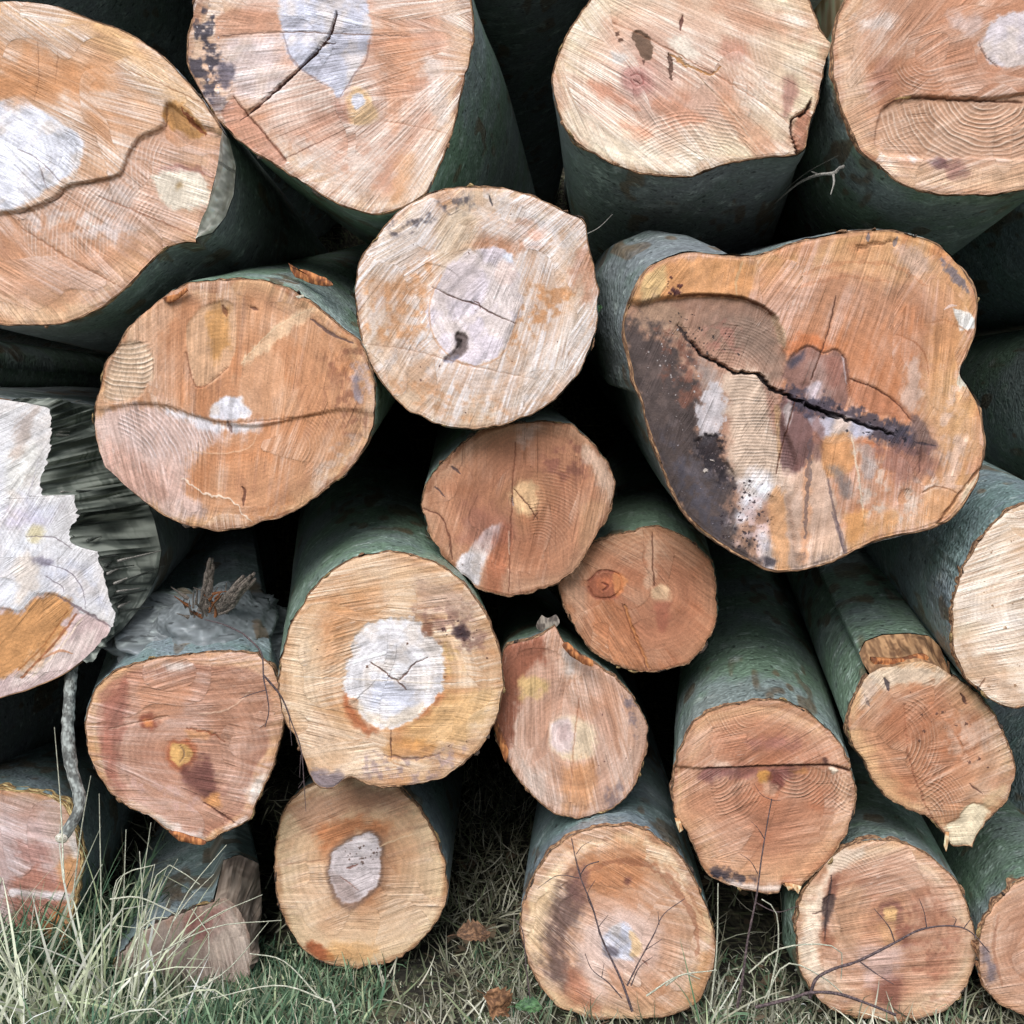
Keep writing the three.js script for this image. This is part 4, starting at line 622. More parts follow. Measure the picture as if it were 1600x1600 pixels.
makeLog({ id: 9, label: 'brown log in the middle with a white patch on its lower left', z: -0.02, vp: [720, 520], skin: 'green',
  o: [850, 660, 890, 665, 915, 685, 945, 720, 962, 755, 962, 755, 950, 800, 930, 840, 905, 880, 870, 910, 810, 930, 765, 925, 740, 912, 705, 880, 680, 850, 667, 820, 660, 785, 675, 745, 705, 710, 750, 675, 800, 663],
  pith: [825, 780], stops: [[0, [196, 140, 96]], [0.4, [178, 120, 86]], [0.8, [186, 130, 94]], [0.96, [200, 150, 112]], [1, [160, 108, 74]]], fuzz: 0.34, fuzzC: [214, 176, 146], saw: [860, -1400], alt: [168, 104, 68], altA: 0.4, dkA: 0.3,
  marks: [
    arcs(840, 860, 5, [830, 760, 870, 730, 905, 760, 900, 820, 870, 860, 840, 840], { o: 0.5, c: [212, 172, 140] }), area([870, 700, 905, 690, 930, 740, 900, 755, 860, 750, 840, 730], [134, 84, 68], { s: 12, e: 14, o: 0.65, torn: 10, patchy: 0.3 }),
    area([800, 764, 830, 752, 842, 775, 836, 798, 808, 802], [224, 182, 130], { s: 5, e: 5 }), line([803, 764, 822, 785, 840, 812], [96, 62, 46], 2, { h: -3 }), line([832, 812, 842, 800], [96, 62, 46], 2, {}), line([800, 776, 802, 790], [120, 116, 118], 4, {}),
    area([712, 876, 740, 850, 762, 826, 780, 819, 785, 830, 775, 852, 760, 870, 750, 900, 746, 914, 725, 902], [230, 224, 218], { s: 2.5, e: 4, torn: 4 }), specks([720, 870, 770, 830, 770, 860, 740, 900], 14, [170, 150, 140], 1.8),
    area([780, 826, 796, 824, 795, 870, 775, 930, 755, 920, 765, 870], [168, 96, 62], { s: 5, e: 5, o: 0.65, torn: 6 }), line([806, 690, 802, 740, 800, 780, 797, 850, 795, 925], [120, 74, 52], 1.8, { h: -2, even: 1 }), line([795, 830, 796, 866], [224, 184, 150], 3, { h: 1 }),
    area([915, 696, 940, 716, 962, 755, 955, 790, 945, 770, 930, 745, 912, 715], [222, 190, 160], { s: 5, e: 6, o: 0.7, torn: 6 }), area([812, 666, 838, 666, 822, 700, 812, 690], [210, 180, 158], { s: 6, e: 6, o: 0.6, torn: 8 }), area([915, 790, 945, 790, 925, 840, 905, 850], [206, 156, 112], { s: 8, e: 8, o: 0.6, torn: 10 }),
    line([662, 795, 688, 806, 702, 840, 706, 874], [108, 68, 50], 2.6, { h: -3, even: 1 }), line([706, 728, 718, 740], [80, 64, 62], 5, { h: -2 }), line([680, 760, 694, 776], [80, 64, 62], 3.4, { h: -2 }), area([730, 790, 800, 800, 790, 850, 720, 850], [150, 94, 78], { s: 14, e: 12, o: 0.4 }),
  ] });

makeLog({ id: 10, label: 'small reddish brown log under the burl with a round rusty knot', z: -0.08, vp: [1010, 560], skin: 'green',
  o: [985, 832, 1020, 824, 1045, 830, 1085, 850, 1110, 880, 1118, 920, 1118, 970, 1105, 1000, 1075, 1035, 1020, 1048, 975, 1043, 930, 1020, 905, 990, 885, 950, 873, 905, 895, 870, 930, 848],
  pith: [1030, 928], stops: [[0, [200, 142, 104]], [0.4, [188, 124, 88]], [0.85, [194, 136, 98]], [1, [176, 122, 84]]], fuzz: 0.36, fuzzC: [216, 178, 142], saw: [300, 330], alt: [178, 106, 68], altA: 0.4,
  marks: [
    area([916, 905, 940, 890, 966, 896, 974, 918, 960, 936, 930, 936, 917, 922], [160, 92, 64], { s: 4, e: 5, o: 0.85 }), line([920, 908, 940, 892, 966, 898, 972, 918, 956, 934, 930, 934, 920, 918], [128, 72, 52], 3, { even: 1, o: 0.7 }), area([934, 905, 950, 900, 958, 915, 944, 926, 934, 918], [190, 112, 74], { s: 4, e: 4 }), line([940, 910, 950, 916, 942, 922], [110, 58, 44], 3, {}), area([958, 898, 978, 902, 976, 918, 964, 930], [216, 140, 84], { s: 3, e: 4, o: 0.8 }),
    area([1016, 920, 1030, 914, 1044, 920, 1044, 936, 1028, 940, 1018, 932], [228, 188, 142], { s: 4, e: 5 }), area([1012, 860, 1022, 840, 1024, 910, 1008, 920], [224, 186, 150], { s: 5, e: 5, o: 0.6, torn: 5 }), line([1019, 832, 1020, 880, 1022, 915], [104, 66, 48], 1.8, { h: -2, even: 1 }),
    line([976, 946, 992, 990, 1014, 1044], [206, 138, 72], 4, { o: 0.7 }), line([972, 944, 990, 992, 1012, 1046], [104, 64, 46], 1.6, { h: -2, even: 1 }), area([930, 940, 975, 950, 1008, 1036, 975, 1040, 930, 1015], [186, 116, 72], { s: 5, e: 5, o: 0.55, torn: 6 }), area([1024, 940, 1044, 945, 1040, 985, 1026, 980], [166, 94, 70], { s: 6, e: 6, o: 0.6 }), area([880, 900, 905, 880, 915, 930, 905, 975, 890, 950], [212, 172, 138], { s: 8, e: 8, o: 0.5, torn: 8 }),
  ] });

makeLog({ id: 11, label: 'log left of centre with large white heart and a gnarled spur at its lower left', z: 0.06, vp: [520, 450], skin: 'green', N: 300, M: 90,
  o: [600, 865, 640, 868, 680, 880, 715, 905, 745, 940, 768, 985, 780, 1030, 784, 1080, 775, 1120, 755, 1160, 720, 1195, 690, 1215, 650, 1225, 590, 1228, 550, 1214, 536, 1218, 522, 1230, 502, 1230, 488, 1215, 475, 1185, 465, 1160, 445, 1120, 438, 1070, 445, 1010, 465, 960, 495, 915, 540, 880],
  pith: [615, 1055], stops: [[0, [230, 224, 218]], [0.34, [204, 140, 86]], [0.55, [216, 162, 108]], [0.85, [222, 180, 134]], [1, [204, 152, 102]]], fuzz: 0.5, fuzzC: [234, 212, 180], saw: [-700, 1130], alt: [200, 128, 72], altA: 0.5, ring: 9,
  marks: [
    area([520, 940, 560, 920, 600, 920, 590, 960, 550, 985, 530, 1030, 500, 1040, 490, 990], [204, 140, 88], { s: 16, e: 12, o: 0.55, torn: 14 }), area([640, 1100, 720, 1080, 775, 1080, 760, 1130, 680, 1170, 640, 1150], [226, 178, 112], { s: 12, e: 10, o: 0.6, torn: 14 }), area([455, 1000, 490, 960, 500, 1050, 480, 1120, 455, 1090], [228, 196, 154], { s: 12, e: 10, o: 0.55 }),
    area([648, 955, 700, 945, 744, 968, 750, 1010, 712, 1020, 680, 1005], [124, 86, 76], { s: 14, e: 16, o: 0.6, torn: 16, patchy: 0.35 }), area([708, 980, 724, 976, 730, 992, 716, 998], [56, 42, 46], { s: 5, e: 6, o: 0.85 }), area([656, 975, 672, 972, 676, 990, 664, 1000], [130, 84, 60], { s: 4, e: 5, o: 0.8 }), specks([690, 960, 745, 975, 740, 1010, 700, 1005], 24, [84, 58, 54], 2.6), area([690, 1005, 715, 1015, 722, 1045, 695, 1050], [214, 174, 110], { s: 6, e: 8, o: 0.7, patchy: 0.3 }),
    area([530, 1090, 552, 1080, 562, 1120, 590, 1138, 570, 1142, 545, 1125], [176, 98, 58], { s: 6, e: 7, o: 0.8 }), area([640, 1100, 676, 1078, 690, 1090, 672, 1110, 650, 1125], [178, 108, 68], { s: 5, e: 7, o: 0.75 }),
    area([560, 986, 590, 969, 625, 966, 652, 970, 662, 990, 690, 1010, 693, 1060, 690, 1082, 660, 1110, 640, 1130, 600, 1139, 566, 1122, 555, 1092, 540, 1086, 537, 1050, 549, 1020], [234, 229, 222], { s: 2.2, e: 5, ef: 9, o: 0.97, h: -2 }), area([575, 1085, 600, 1060, 640, 1062, 660, 1080, 640, 1110, 615, 1118, 600, 1095, 585, 1112], [220, 220, 224], { s: 5, e: 5, o: 0.85 }), area([545, 1090, 600, 1120, 660, 1100, 640, 1128, 600, 1137, 566, 1120], [228, 206, 172], { s: 6, e: 6, o: 0.7 }),
    line([580, 1036, 600, 1050, 622, 1064, 645, 1040, 668, 1028], [96, 66, 54], 2.2, { h: -4 }), line([618, 1062, 634, 1078], [96, 66, 54], 2, { h: -3 }), line([460, 1056, 620, 1064, 700, 1068, 780, 1060], [240, 224, 196], 2, { h: 0.6, o: 0.7, even: 1 }),
    area([555, 1186, 640, 1172, 722, 1168, 705, 1200, 640, 1222, 568, 1214], [154, 130, 126], { s: 7, e: 10, o: 0.65, torn: 10, patchy: 0.3 }), area([605, 1160, 680, 1160, 670, 1180, 610, 1184], [214, 146, 76], { s: 6, e: 6, o: 0.65 }), line([610, 1140, 611, 1185], [100, 66, 50], 2, { h: -3 }), line([600, 1180, 640, 1186, 690, 1178], [112, 84, 78], 3, { o: 0.6, wob: 8 }),
    area([486, 1206, 530, 1205, 536, 1224, 510, 1236, 488, 1224], [128, 114, 116], { s: 5, e: 6, o: 0.85 }), area([470, 1130, 540, 1150, 560, 1200, 510, 1200, 480, 1180], [226, 192, 154], { s: 10, e: 8, o: 0.5, torn: 12 }), specks([480, 980, 760, 980, 740, 1180, 500, 1160], 20, [110, 76, 60], 1.6),
    area([655, 905, 720, 925, 750, 980, 700, 955, 660, 950], [176, 140, 118], { s: 12, e: 8, o: 0.5, torn: 16 }), arcs(700, 1420, 5.4, [520, 985, 560, 980, 535, 1060, 500, 1060], { o: 0.4, c: [230, 196, 150] }),
  ] });

const logL = makeLog({ id: 12, label: 'flat-topped pinkish brown log at lower left with ochre pith and torn branch stub', z: 0.0, vp: [340, 480], skin: 'blue',
  o: [232, 1034, 250, 1028, 300, 1022, 350, 1020, 402, 1022, 402, 1022, 428, 1050, 443, 1110, 437, 1160, 420, 1210, 400, 1250, 390, 1280, 350, 1300, 320, 1313, 280, 1305, 240, 1280, 190, 1250, 160, 1220, 140, 1180, 136, 1130, 150, 1080, 185, 1048],
  outer: [150, 1075, 0.12, 195, 1030, 0.1, 232, 1008, 0.1, 300, 998, 0.1, 380, 996, 0.1, 425, 1010, 0.1],
  pith: [282, 1178], stops: [[0, [196, 138, 102]], [0.35, [188, 136, 106]], [0.75, [194, 144, 114]], [0.9, [180, 124, 94]], [0.95, [222, 172, 120]], [1, [206, 152, 102]]], fuzz: 0.46, fuzzC: [216, 186, 166], saw: [-250, 1130], alt: [172, 112, 82], altA: 0.4, ring: 9,
  marks: [
    area([165, 1090, 195, 1060, 200, 1120, 180, 1200, 200, 1250, 175, 1230, 158, 1160], [148, 84, 66], { s: 8, e: 7, o: 0.6, torn: 8 }), area([215, 1070, 300, 1060, 290, 1100, 240, 1130, 215, 1115], [196, 130, 88], { s: 14, e: 10, o: 0.5, torn: 16 }), area([330, 1060, 430, 1060, 430, 1150, 340, 1150], [176, 122, 88], { s: 16, e: 10, o: 0.5, torn: 14 }),
    area([260, 1170, 275, 1155, 302, 1160, 306, 1192, 282, 1206, 262, 1192], [166, 88, 52], { s: 5, e: 5, o: 0.8 }), area([266, 1166, 285, 1160, 300, 1170, 299, 1190, 281, 1198, 267, 1185], [220, 172, 100], { s: 2.5, e: 4 }), line([282, 1166, 288, 1180, 280, 1192], [150, 120, 90], 2.4, {}), area([290, 1140, 330, 1140, 330, 1150, 300, 1154], [206, 146, 96], { s: 4, e: 4, o: 0.8 }), line([294, 1138, 330, 1146, 350, 1160], [146, 76, 48], 3, { o: 0.7, wob: 6 }),
    area([218, 1122, 236, 1116, 246, 1132, 234, 1142, 220, 1138], [142, 78, 56], { s: 4, e: 5, o: 0.85 }), area([224, 1126, 236, 1124, 238, 1134, 228, 1136], [206, 130, 76], { s: 3, e: 3 }),
    area([285, 1206, 320, 1190, 346, 1232, 326, 1252, 300, 1235], [104, 62, 54], { s: 9, e: 9, ef: 18, o: 0.8, torn: 12 }), area([318, 1246, 338, 1240, 345, 1262, 328, 1262], [212, 146, 84], { s: 4, e: 5, o: 0.8 }), line([318, 1254, 350, 1276, 378, 1292], [88, 52, 40], 2.6, { h: -5 }),
    area([200, 1205, 300, 1240, 290, 1270, 210, 1240], [198, 158, 142], { s: 10, e: 10, o: 0.6, torn: 18, patchy: 0.4 }), area([240, 1272, 300, 1300, 330, 1306, 310, 1314, 270, 1304, 230, 1284], [232, 218, 200], { s: 5, e: 6, o: 0.85, torn: 5 }), area([384, 1232, 412, 1210, 408, 1240, 396, 1250], [236, 220, 200], { s: 5, e: 6, o: 0.9 }), area([355, 1288, 385, 1276, 380, 1290, 350, 1300], [230, 206, 186], { s: 3, e: 4, o: 0.8 }),
    area([255, 1036, 300, 1034, 300, 1044, 262, 1046], [232, 216, 196], { s: 5, e: 5, o: 0.8 }), line([310, 1116, 350, 1110, 372, 1098, 390, 1080], [222, 182, 148], 2.6, { h: 1 }), line([170, 1140, 260, 1120, 240, 1128], [222, 186, 156], 3, { o: 0.5 }),
  ] });

makeLog({ id: 13, label: 'log with a peaked rusty corner and cream heart, right of the white-hearted log', z: -0.02, vp: [790, 840], skin: 'green', flare: 0.05,
  o: [786, 1022, 796, 1008, 796, 1008, 830, 1000, 868, 978, 868, 978, 882, 1006, 925, 1035, 960, 1060, 990, 1095, 1010, 1135, 1008, 1180, 990, 1225, 960, 1260, 920, 1275, 880, 1273, 840, 1250, 810, 1215, 790, 1180, 776, 1140, 780, 1080],
  pith: [892, 1155], stops: [[0, [222, 200, 172]], [0.3, [206, 156, 124]], [0.7, [204, 158, 128]], [0.95, [206, 164, 134]], [1, [176, 126, 94]]], fuzz: 0.46, fuzzC: [224, 196, 172], saw: [820, -500], alt: [196, 128, 84], altA: 0.4,
  marks: [
    area([790, 1010, 850, 992, 852, 1030, 815, 1062, 802, 1140, 792, 1190, 772, 1130, 780, 1050], [146, 82, 56], { s: 8, e: 9, o: 0.8, torn: 8 }), area([875, 1010, 905, 1020, 905, 1060, 885, 1060], [200, 150, 110], { s: 6, e: 6, o: 0.5 }), area([815, 1065, 836, 1055, 852, 1070, 840, 1092, 818, 1088], [220, 182, 118], { s: 7, e: 8, o: 0.9 }),
    area([878, 1016, 896, 1020, 902, 1050, 884, 1056], [232, 220, 206], { s: 6, e: 7, o: 0.85 }), area([858, 1132, 880, 1120, 910, 1124, 932, 1145, 926, 1176, 900, 1190, 868, 1180, 857, 1156], [226, 200, 160], { s: 5, e: 5, o: 0.9 }), area([860, 1132, 882, 1122, 894, 1130, 892, 1170, 870, 1176, 859, 1154], [218, 194, 188], { s: 5, e: 4, o: 0.75 }), area([876, 1136, 890, 1134, 886, 1156, 874, 1156], [196, 164, 152], { s: 4, e: 4, o: 0.6 }),
    area([968, 1080, 1000, 1100, 1010, 1145, 992, 1150, 985, 1120, 972, 1110], [116, 106, 112], { s: 6, e: 9, ef: 8, o: 0.75, patchy: 0.35 }), area([950, 1230, 985, 1220, 965, 1255, 945, 1260], [120, 106, 106], { s: 6, e: 8, o: 0.6, patchy: 0.4 }),
    area([880, 1200, 930, 1195, 925, 1255, 885, 1262], [206, 140, 84], { s: 10, e: 8, o: 0.6, torn: 12 }), area([815, 1190, 850, 1210, 850, 1250, 820, 1225], [226, 204, 182], { s: 8, e: 8, o: 0.6, torn: 8 }), specks([900, 1080, 1000, 1100, 990, 1200, 920, 1250], 26, [120, 84, 74], 1.3), line([905, 1090, 898, 1150, 890, 1250], [168, 116, 84], 1.8, { o: 0.6, even: 1 }),
  ] });

makeLog({ id: 14, label: 'rusty log right of centre with a straight horizontal saw step above its pith', z: 0.06, vp: [1110, 480], skin: 'green', N: 300,
  o: [1190, 1095, 1230, 1100, 1270, 1120, 1310, 1160, 1328, 1200, 1337, 1250, 1330, 1290, 1300, 1340, 1270, 1370, 1250, 1390, 1250, 1390, 1225, 1384, 1215, 1397, 1160, 1390, 1110, 1370, 1090, 1330, 1075, 1300, 1055, 1275, 1052, 1230, 1062, 1180, 1085, 1130, 1130, 1105],
  pith: [1196, 1213], stops: [[0, [190, 122, 84]], [0.4, [186, 126, 92]], [0.75, [196, 138, 100]], [0.94, [216, 164, 118]], [1, [176, 122, 82]]], fuzz: 0.42, fuzzC: [218, 180, 150], saw: [560, 1420], alt: [176, 102, 66], altA: 0.42,
  marks: [
    area([1030, 1204, 1105, 1201, 1200, 1198, 1290, 1196, 1330, 1206, 1350, 1260, 1300, 1400, 1100, 1400, 1040, 1280], null, { h: -8, hs: 1.4, e: 1 }),
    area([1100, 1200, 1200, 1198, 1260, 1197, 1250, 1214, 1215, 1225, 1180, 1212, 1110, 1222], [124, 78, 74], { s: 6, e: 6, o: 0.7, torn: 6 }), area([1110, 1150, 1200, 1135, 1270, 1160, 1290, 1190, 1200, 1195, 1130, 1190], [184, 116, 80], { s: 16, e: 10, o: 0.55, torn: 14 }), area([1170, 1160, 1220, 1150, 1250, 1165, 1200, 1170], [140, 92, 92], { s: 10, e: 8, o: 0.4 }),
    arcs(1240, 1195, 5.6, [1210, 1215, 1260, 1205, 1300, 1200, 1330, 1220, 1320, 1265, 1260, 1255, 1220, 1240], { o: 0.85, s: 6, c: [228, 196, 160] }), arcs(1115, 1205, 5.4, [1120, 1215, 1170, 1218, 1190, 1245, 1160, 1285, 1120, 1265], { o: 0.7, s: 7, c: [222, 184, 148] }), arcs(1170, 1110, 5, [1105, 1125, 1160, 1108, 1170, 1135, 1115, 1150], { o: 0.5, c: [232, 206, 170] }), arcs(1350, 1190, 6, [1300, 1205, 1330, 1205, 1334, 1270, 1305, 1260], { o: 0.5, c: [236, 220, 196] }),
    area([1186, 1206, 1200, 1204, 1208, 1216, 1200, 1224, 1188, 1222], [216, 152, 74], { s: 3, e: 3 }), area([1232, 1206, 1255, 1200, 1262, 1208, 1245, 1214], [206, 140, 82], { s: 3, e: 4, o: 0.8 }), area([1205, 1212, 1225, 1215, 1220, 1235, 1208, 1235], [120, 66, 54], { s: 4, e: 5, o: 0.75 }), area([1195, 1225, 1215, 1232, 1212, 1248, 1198, 1242], [206, 162, 128], { s: 4, e: 4, o: 0.7 }),
    area([1115, 1190, 1135, 1188, 1140, 1197, 1118, 1199], [222, 190, 160], { s: 4, e: 4, o: 0.7 }), line([1104, 1201, 1200, 1198, 1290, 1196, 1328, 1205], [88, 52, 40], 3, { h: -7, even: 1, o: 0.85, wob: 1.5 }), area([1296, 1200, 1312, 1202, 1310, 1206, 1302, 1209], [240, 222, 190], { s: 1.5, e: 1.5, h: 5 }), area([1284, 1184, 1292, 1184, 1294, 1196, 1288, 1196], [80, 52, 44], { s: 3, e: 3, o: 0.8 }),
    area([1115, 1358, 1140, 1362, 1136, 1376, 1118, 1372], [52, 50, 60], { s: 3, e: 5, ef: 6, o: 0.9 }), area([1142, 1366, 1165, 1372, 1160, 1382, 1146, 1380], [58, 54, 62], { s: 3, e: 5, ef: 6, o: 0.85 }), area([1172, 1372, 1184, 1374, 1182, 1382], [66, 60, 66], { s: 3, e: 3, o: 0.8 }), area([1120, 1378, 1220, 1386, 1215, 1398, 1150, 1392, 1120, 1384], [230, 210, 188], { s: 4, e: 5, o: 0.8 }), area([1100, 1335, 1200, 1345, 1280, 1335, 1250, 1375, 1140, 1368], [208, 154, 110], { s: 10, e: 8, o: 0.5, torn: 14 }),
    line([1060, 1200, 1064, 1240, 1058, 1270], [224, 176, 128], 5, { o: 0.7, h: 0 }),
  ] });

makeLog({ id: 15, label: 'log near the right edge with a notched top and a cream splintered lower tip', z: 0.05, vp: [1030, 380], skin: 'green', N: 300,
  o: [1392, 1041, 1450, 1035, 1480, 1050, 1520, 1080, 1555, 1120, 1575, 1165, 1585, 1210, 1572, 1250, 1545, 1280, 1520, 1320, 1520, 1320, 1490, 1322, 1478, 1302, 1450, 1275, 1400, 1255, 1370, 1225, 1355, 1195, 1335, 1165, 1325, 1130, 1340, 1085, 1360, 1052],
  outer: [1356, 1048, 0.01, 1342, 1022, 0.06, 1352, 1002, 0.1, 1380, 992, 0.12, 1420, 990, 0.12, 1452, 994, 0.12, 1474, 1014, 0.09, 1484, 1050, 0.01], facet: 'brown', facetName: 'notch', facetLabel: 'brown notch face with an orange torn lip', facetRough: 0.008,
  pith: [1440, 1150], stops: [[0, [188, 126, 88]], [0.5, [196, 136, 96]], [0.82, [206, 152, 108]], [0.95, [224, 178, 126]], [1, [190, 138, 94]]], fuzz: 0.44, fuzzC: [226, 196, 166], saw: [1050, 1330], alt: [178, 108, 70], altA: 0.4,
  marks: [
    arcs(1380, 1160, 6, [1415, 1100, 1450, 1095, 1475, 1180, 1480, 1260, 1440, 1260, 1420, 1180], { o: 0.75, s: 8, c: [230, 200, 168] }), arcs(1430, 1285, 5, [1455, 1220, 1500, 1210, 1500, 1280, 1460, 1275], { o: 0.7, s: 6, c: [236, 212, 182] }), line([1412, 1100, 1420, 1180, 1446, 1258, 1462, 1290], [146, 92, 66], 3, { o: 0.6, wob: 6, h: -2 }),
    area([1360, 1050, 1400, 1042, 1460, 1040, 1480, 1060, 1420, 1070, 1370, 1075], [234, 212, 178], { s: 6, e: 7, o: 0.8, torn: 8 }), line([1384, 1060, 1388, 1078], [58, 52, 58], 7, { wob: 4 }), line([1352, 1088, 1358, 1104], [90, 74, 70], 5, {}), area([1345, 1070, 1365, 1060, 1370, 1085, 1345, 1105], [226, 204, 178], { s: 5, e: 6, o: 0.7 }),
    area([1380, 1110, 1440, 1095, 1480, 1100, 1440, 1150, 1390, 1150], [182, 112, 74], { s: 14, e: 10, o: 0.5, torn: 14 }), area([1470, 1120, 1560, 1130, 1550, 1180, 1480, 1180], [214, 182, 154], { s: 14, e: 12, o: 0.55, torn: 22, patchy: 0.4 }),
    area([1478, 1292, 1500, 1275, 1522, 1254, 1548, 1268, 1522, 1322, 1488, 1326], [238, 220, 178], { s: 3, e: 4, o: 0.92, torn: 4, h: -4 }), area([1340, 1140, 1380, 1200, 1420, 1255, 1390, 1250, 1345, 1190], [224, 176, 120], { s: 10, e: 8, o: 0.6 }), area([1540, 1240, 1570, 1230, 1560, 1255, 1540, 1265], [226, 190, 140], { s: 5, e: 5, o: 0.7 }),
    line([1500, 1085, 1510, 1100], [80, 54, 48], 5, { wob: 6 }), line([1515, 1225, 1535, 1240], [92, 60, 48], 2.4, {}), specks([1420, 1070, 1560, 1120, 1560, 1200, 1430, 1180], 40, [100, 68, 56], 2),
  ] });

makeLog({ id: 16, label: 'smooth cream log cut off by the right edge with glossy blue-green bark above it', z: 0.1, vp: [980, 440], skin: 'blue', bark: 3.4,
  o: [1600, 790, 1573, 802, 1540, 835, 1510, 880, 1492, 940, 1490, 1000, 1505, 1050, 1540, 1085, 1580, 1104, 1650, 1095, 1720, 1040, 1750, 960, 1740, 870, 1690, 800, 1640, 782],
  pith: [1625, 945], stops: [[0, [206, 168, 128]], [0.5, [222, 188, 148]], [0.85, [230, 204, 166]], [1, [206, 166, 122]]], fuzz: 0.62, fuzzC: [240, 222, 196], saw: [600, 1010], alt: [196, 146, 100], altA: 0.45, dkA: 0.3,
  marks: [area([1500, 1000, 1530, 1020, 1580, 1060, 1600, 1100, 1540, 1082, 1505, 1045], [188, 146, 108], { s: 14, e: 12, o: 0.6, torn: 18 }), area([1500, 940, 1540, 950, 1600, 960, 1600, 985, 1530, 975], [240, 226, 206], { s: 12, e: 10, o: 0.6, torn: 16 }), line([1530, 1075, 1540, 1060], [120, 84, 60], 3, {}), specks([1500, 900, 1600, 820, 1600, 1080, 1520, 1050], 30, [150, 112, 80], 1.6)] });

makeLog({ id: 17, label: 'bottom row log left of the grassy gap with a grey heart ringed in dark brown', z: -0.14, vp: [760, 900], skin: 'blue',
  o: [560, 1213, 610, 1225, 650, 1260, 675, 1300, 695, 1350, 697, 1400, 680, 1440, 650, 1475, 610, 1500, 550, 1512, 500, 1500, 465, 1470, 440, 1420, 430, 1360, 432, 1310, 450, 1260, 490, 1228],
  pith: [556, 1358], stops: [[0, [212, 198, 190]], [0.28, [196, 134, 88]], [0.5, [212, 168, 124]], [0.8, [222, 186, 142]], [0.95, [228, 194, 146]], [1, [196, 146, 98]]], fuzz: 0.4, fuzzC: [232, 206, 172], saw: [-300, 1600], alt: [200, 138, 92], altA: 0.3, ring: 10,
  marks: [
    area([450, 1262, 500, 1235, 560, 1222, 620, 1240, 640, 1262, 560, 1270, 480, 1300], [160, 108, 80], { s: 12, e: 10, o: 0.55, torn: 12 }), area([500, 1290, 560, 1278, 610, 1290, 600, 1310, 560, 1298, 515, 1330, 500, 1330], [198, 122, 74], { s: 9, e: 7, o: 0.75 }), area([596, 1300, 612, 1320, 608, 1380, 590, 1400, 592, 1360], [166, 122, 88], { s: 8, e: 6, o: 0.6 }),
    area([516, 1330, 544, 1308, 576, 1298, 597, 1314, 596, 1372, 578, 1400, 546, 1421, 520, 1404, 510, 1370], [116, 90, 74], { s: 4, e: 3, o: 0.75 }), area([520, 1332, 546, 1312, 575, 1302, 592, 1316, 592, 1370, 575, 1394, 545, 1414, 525, 1398, 515, 1370], [216, 202, 194], { s: 2, e: 3, o: 0.96, h: -3 }), area([516, 1365, 540, 1380, 560, 1400, 545, 1414, 525, 1398], [168, 144, 130], { s: 6, e: 5, o: 0.7 }), area([548, 1318, 580, 1312, 590, 1328, 560, 1340], [226, 214, 206], { s: 4, e: 4, o: 0.8 }),
    specks([536, 1322, 590, 1325, 585, 1345, 540, 1350], 26, [110, 88, 76], 2.2), line([540, 1358, 558, 1352], [120, 76, 62], 3, {}), line([530, 1370, 560, 1392], [150, 110, 94], 1.6, {}), line([594, 1322, 630, 1308, 668, 1296], [232, 196, 150], 2.6, { h: 1 }), line([440, 1350, 500, 1345, 515, 1340], [150, 104, 76], 1.8, { o: 0.5 }),
    area([480, 1474, 505, 1480, 522, 1500, 500, 1500, 482, 1486], [158, 80, 44], { s: 4, e: 5, o: 0.85 }), area([520, 1470, 590, 1480, 560, 1505, 515, 1500], [216, 158, 92], { s: 8, e: 7, o: 0.6 }),
  ] });

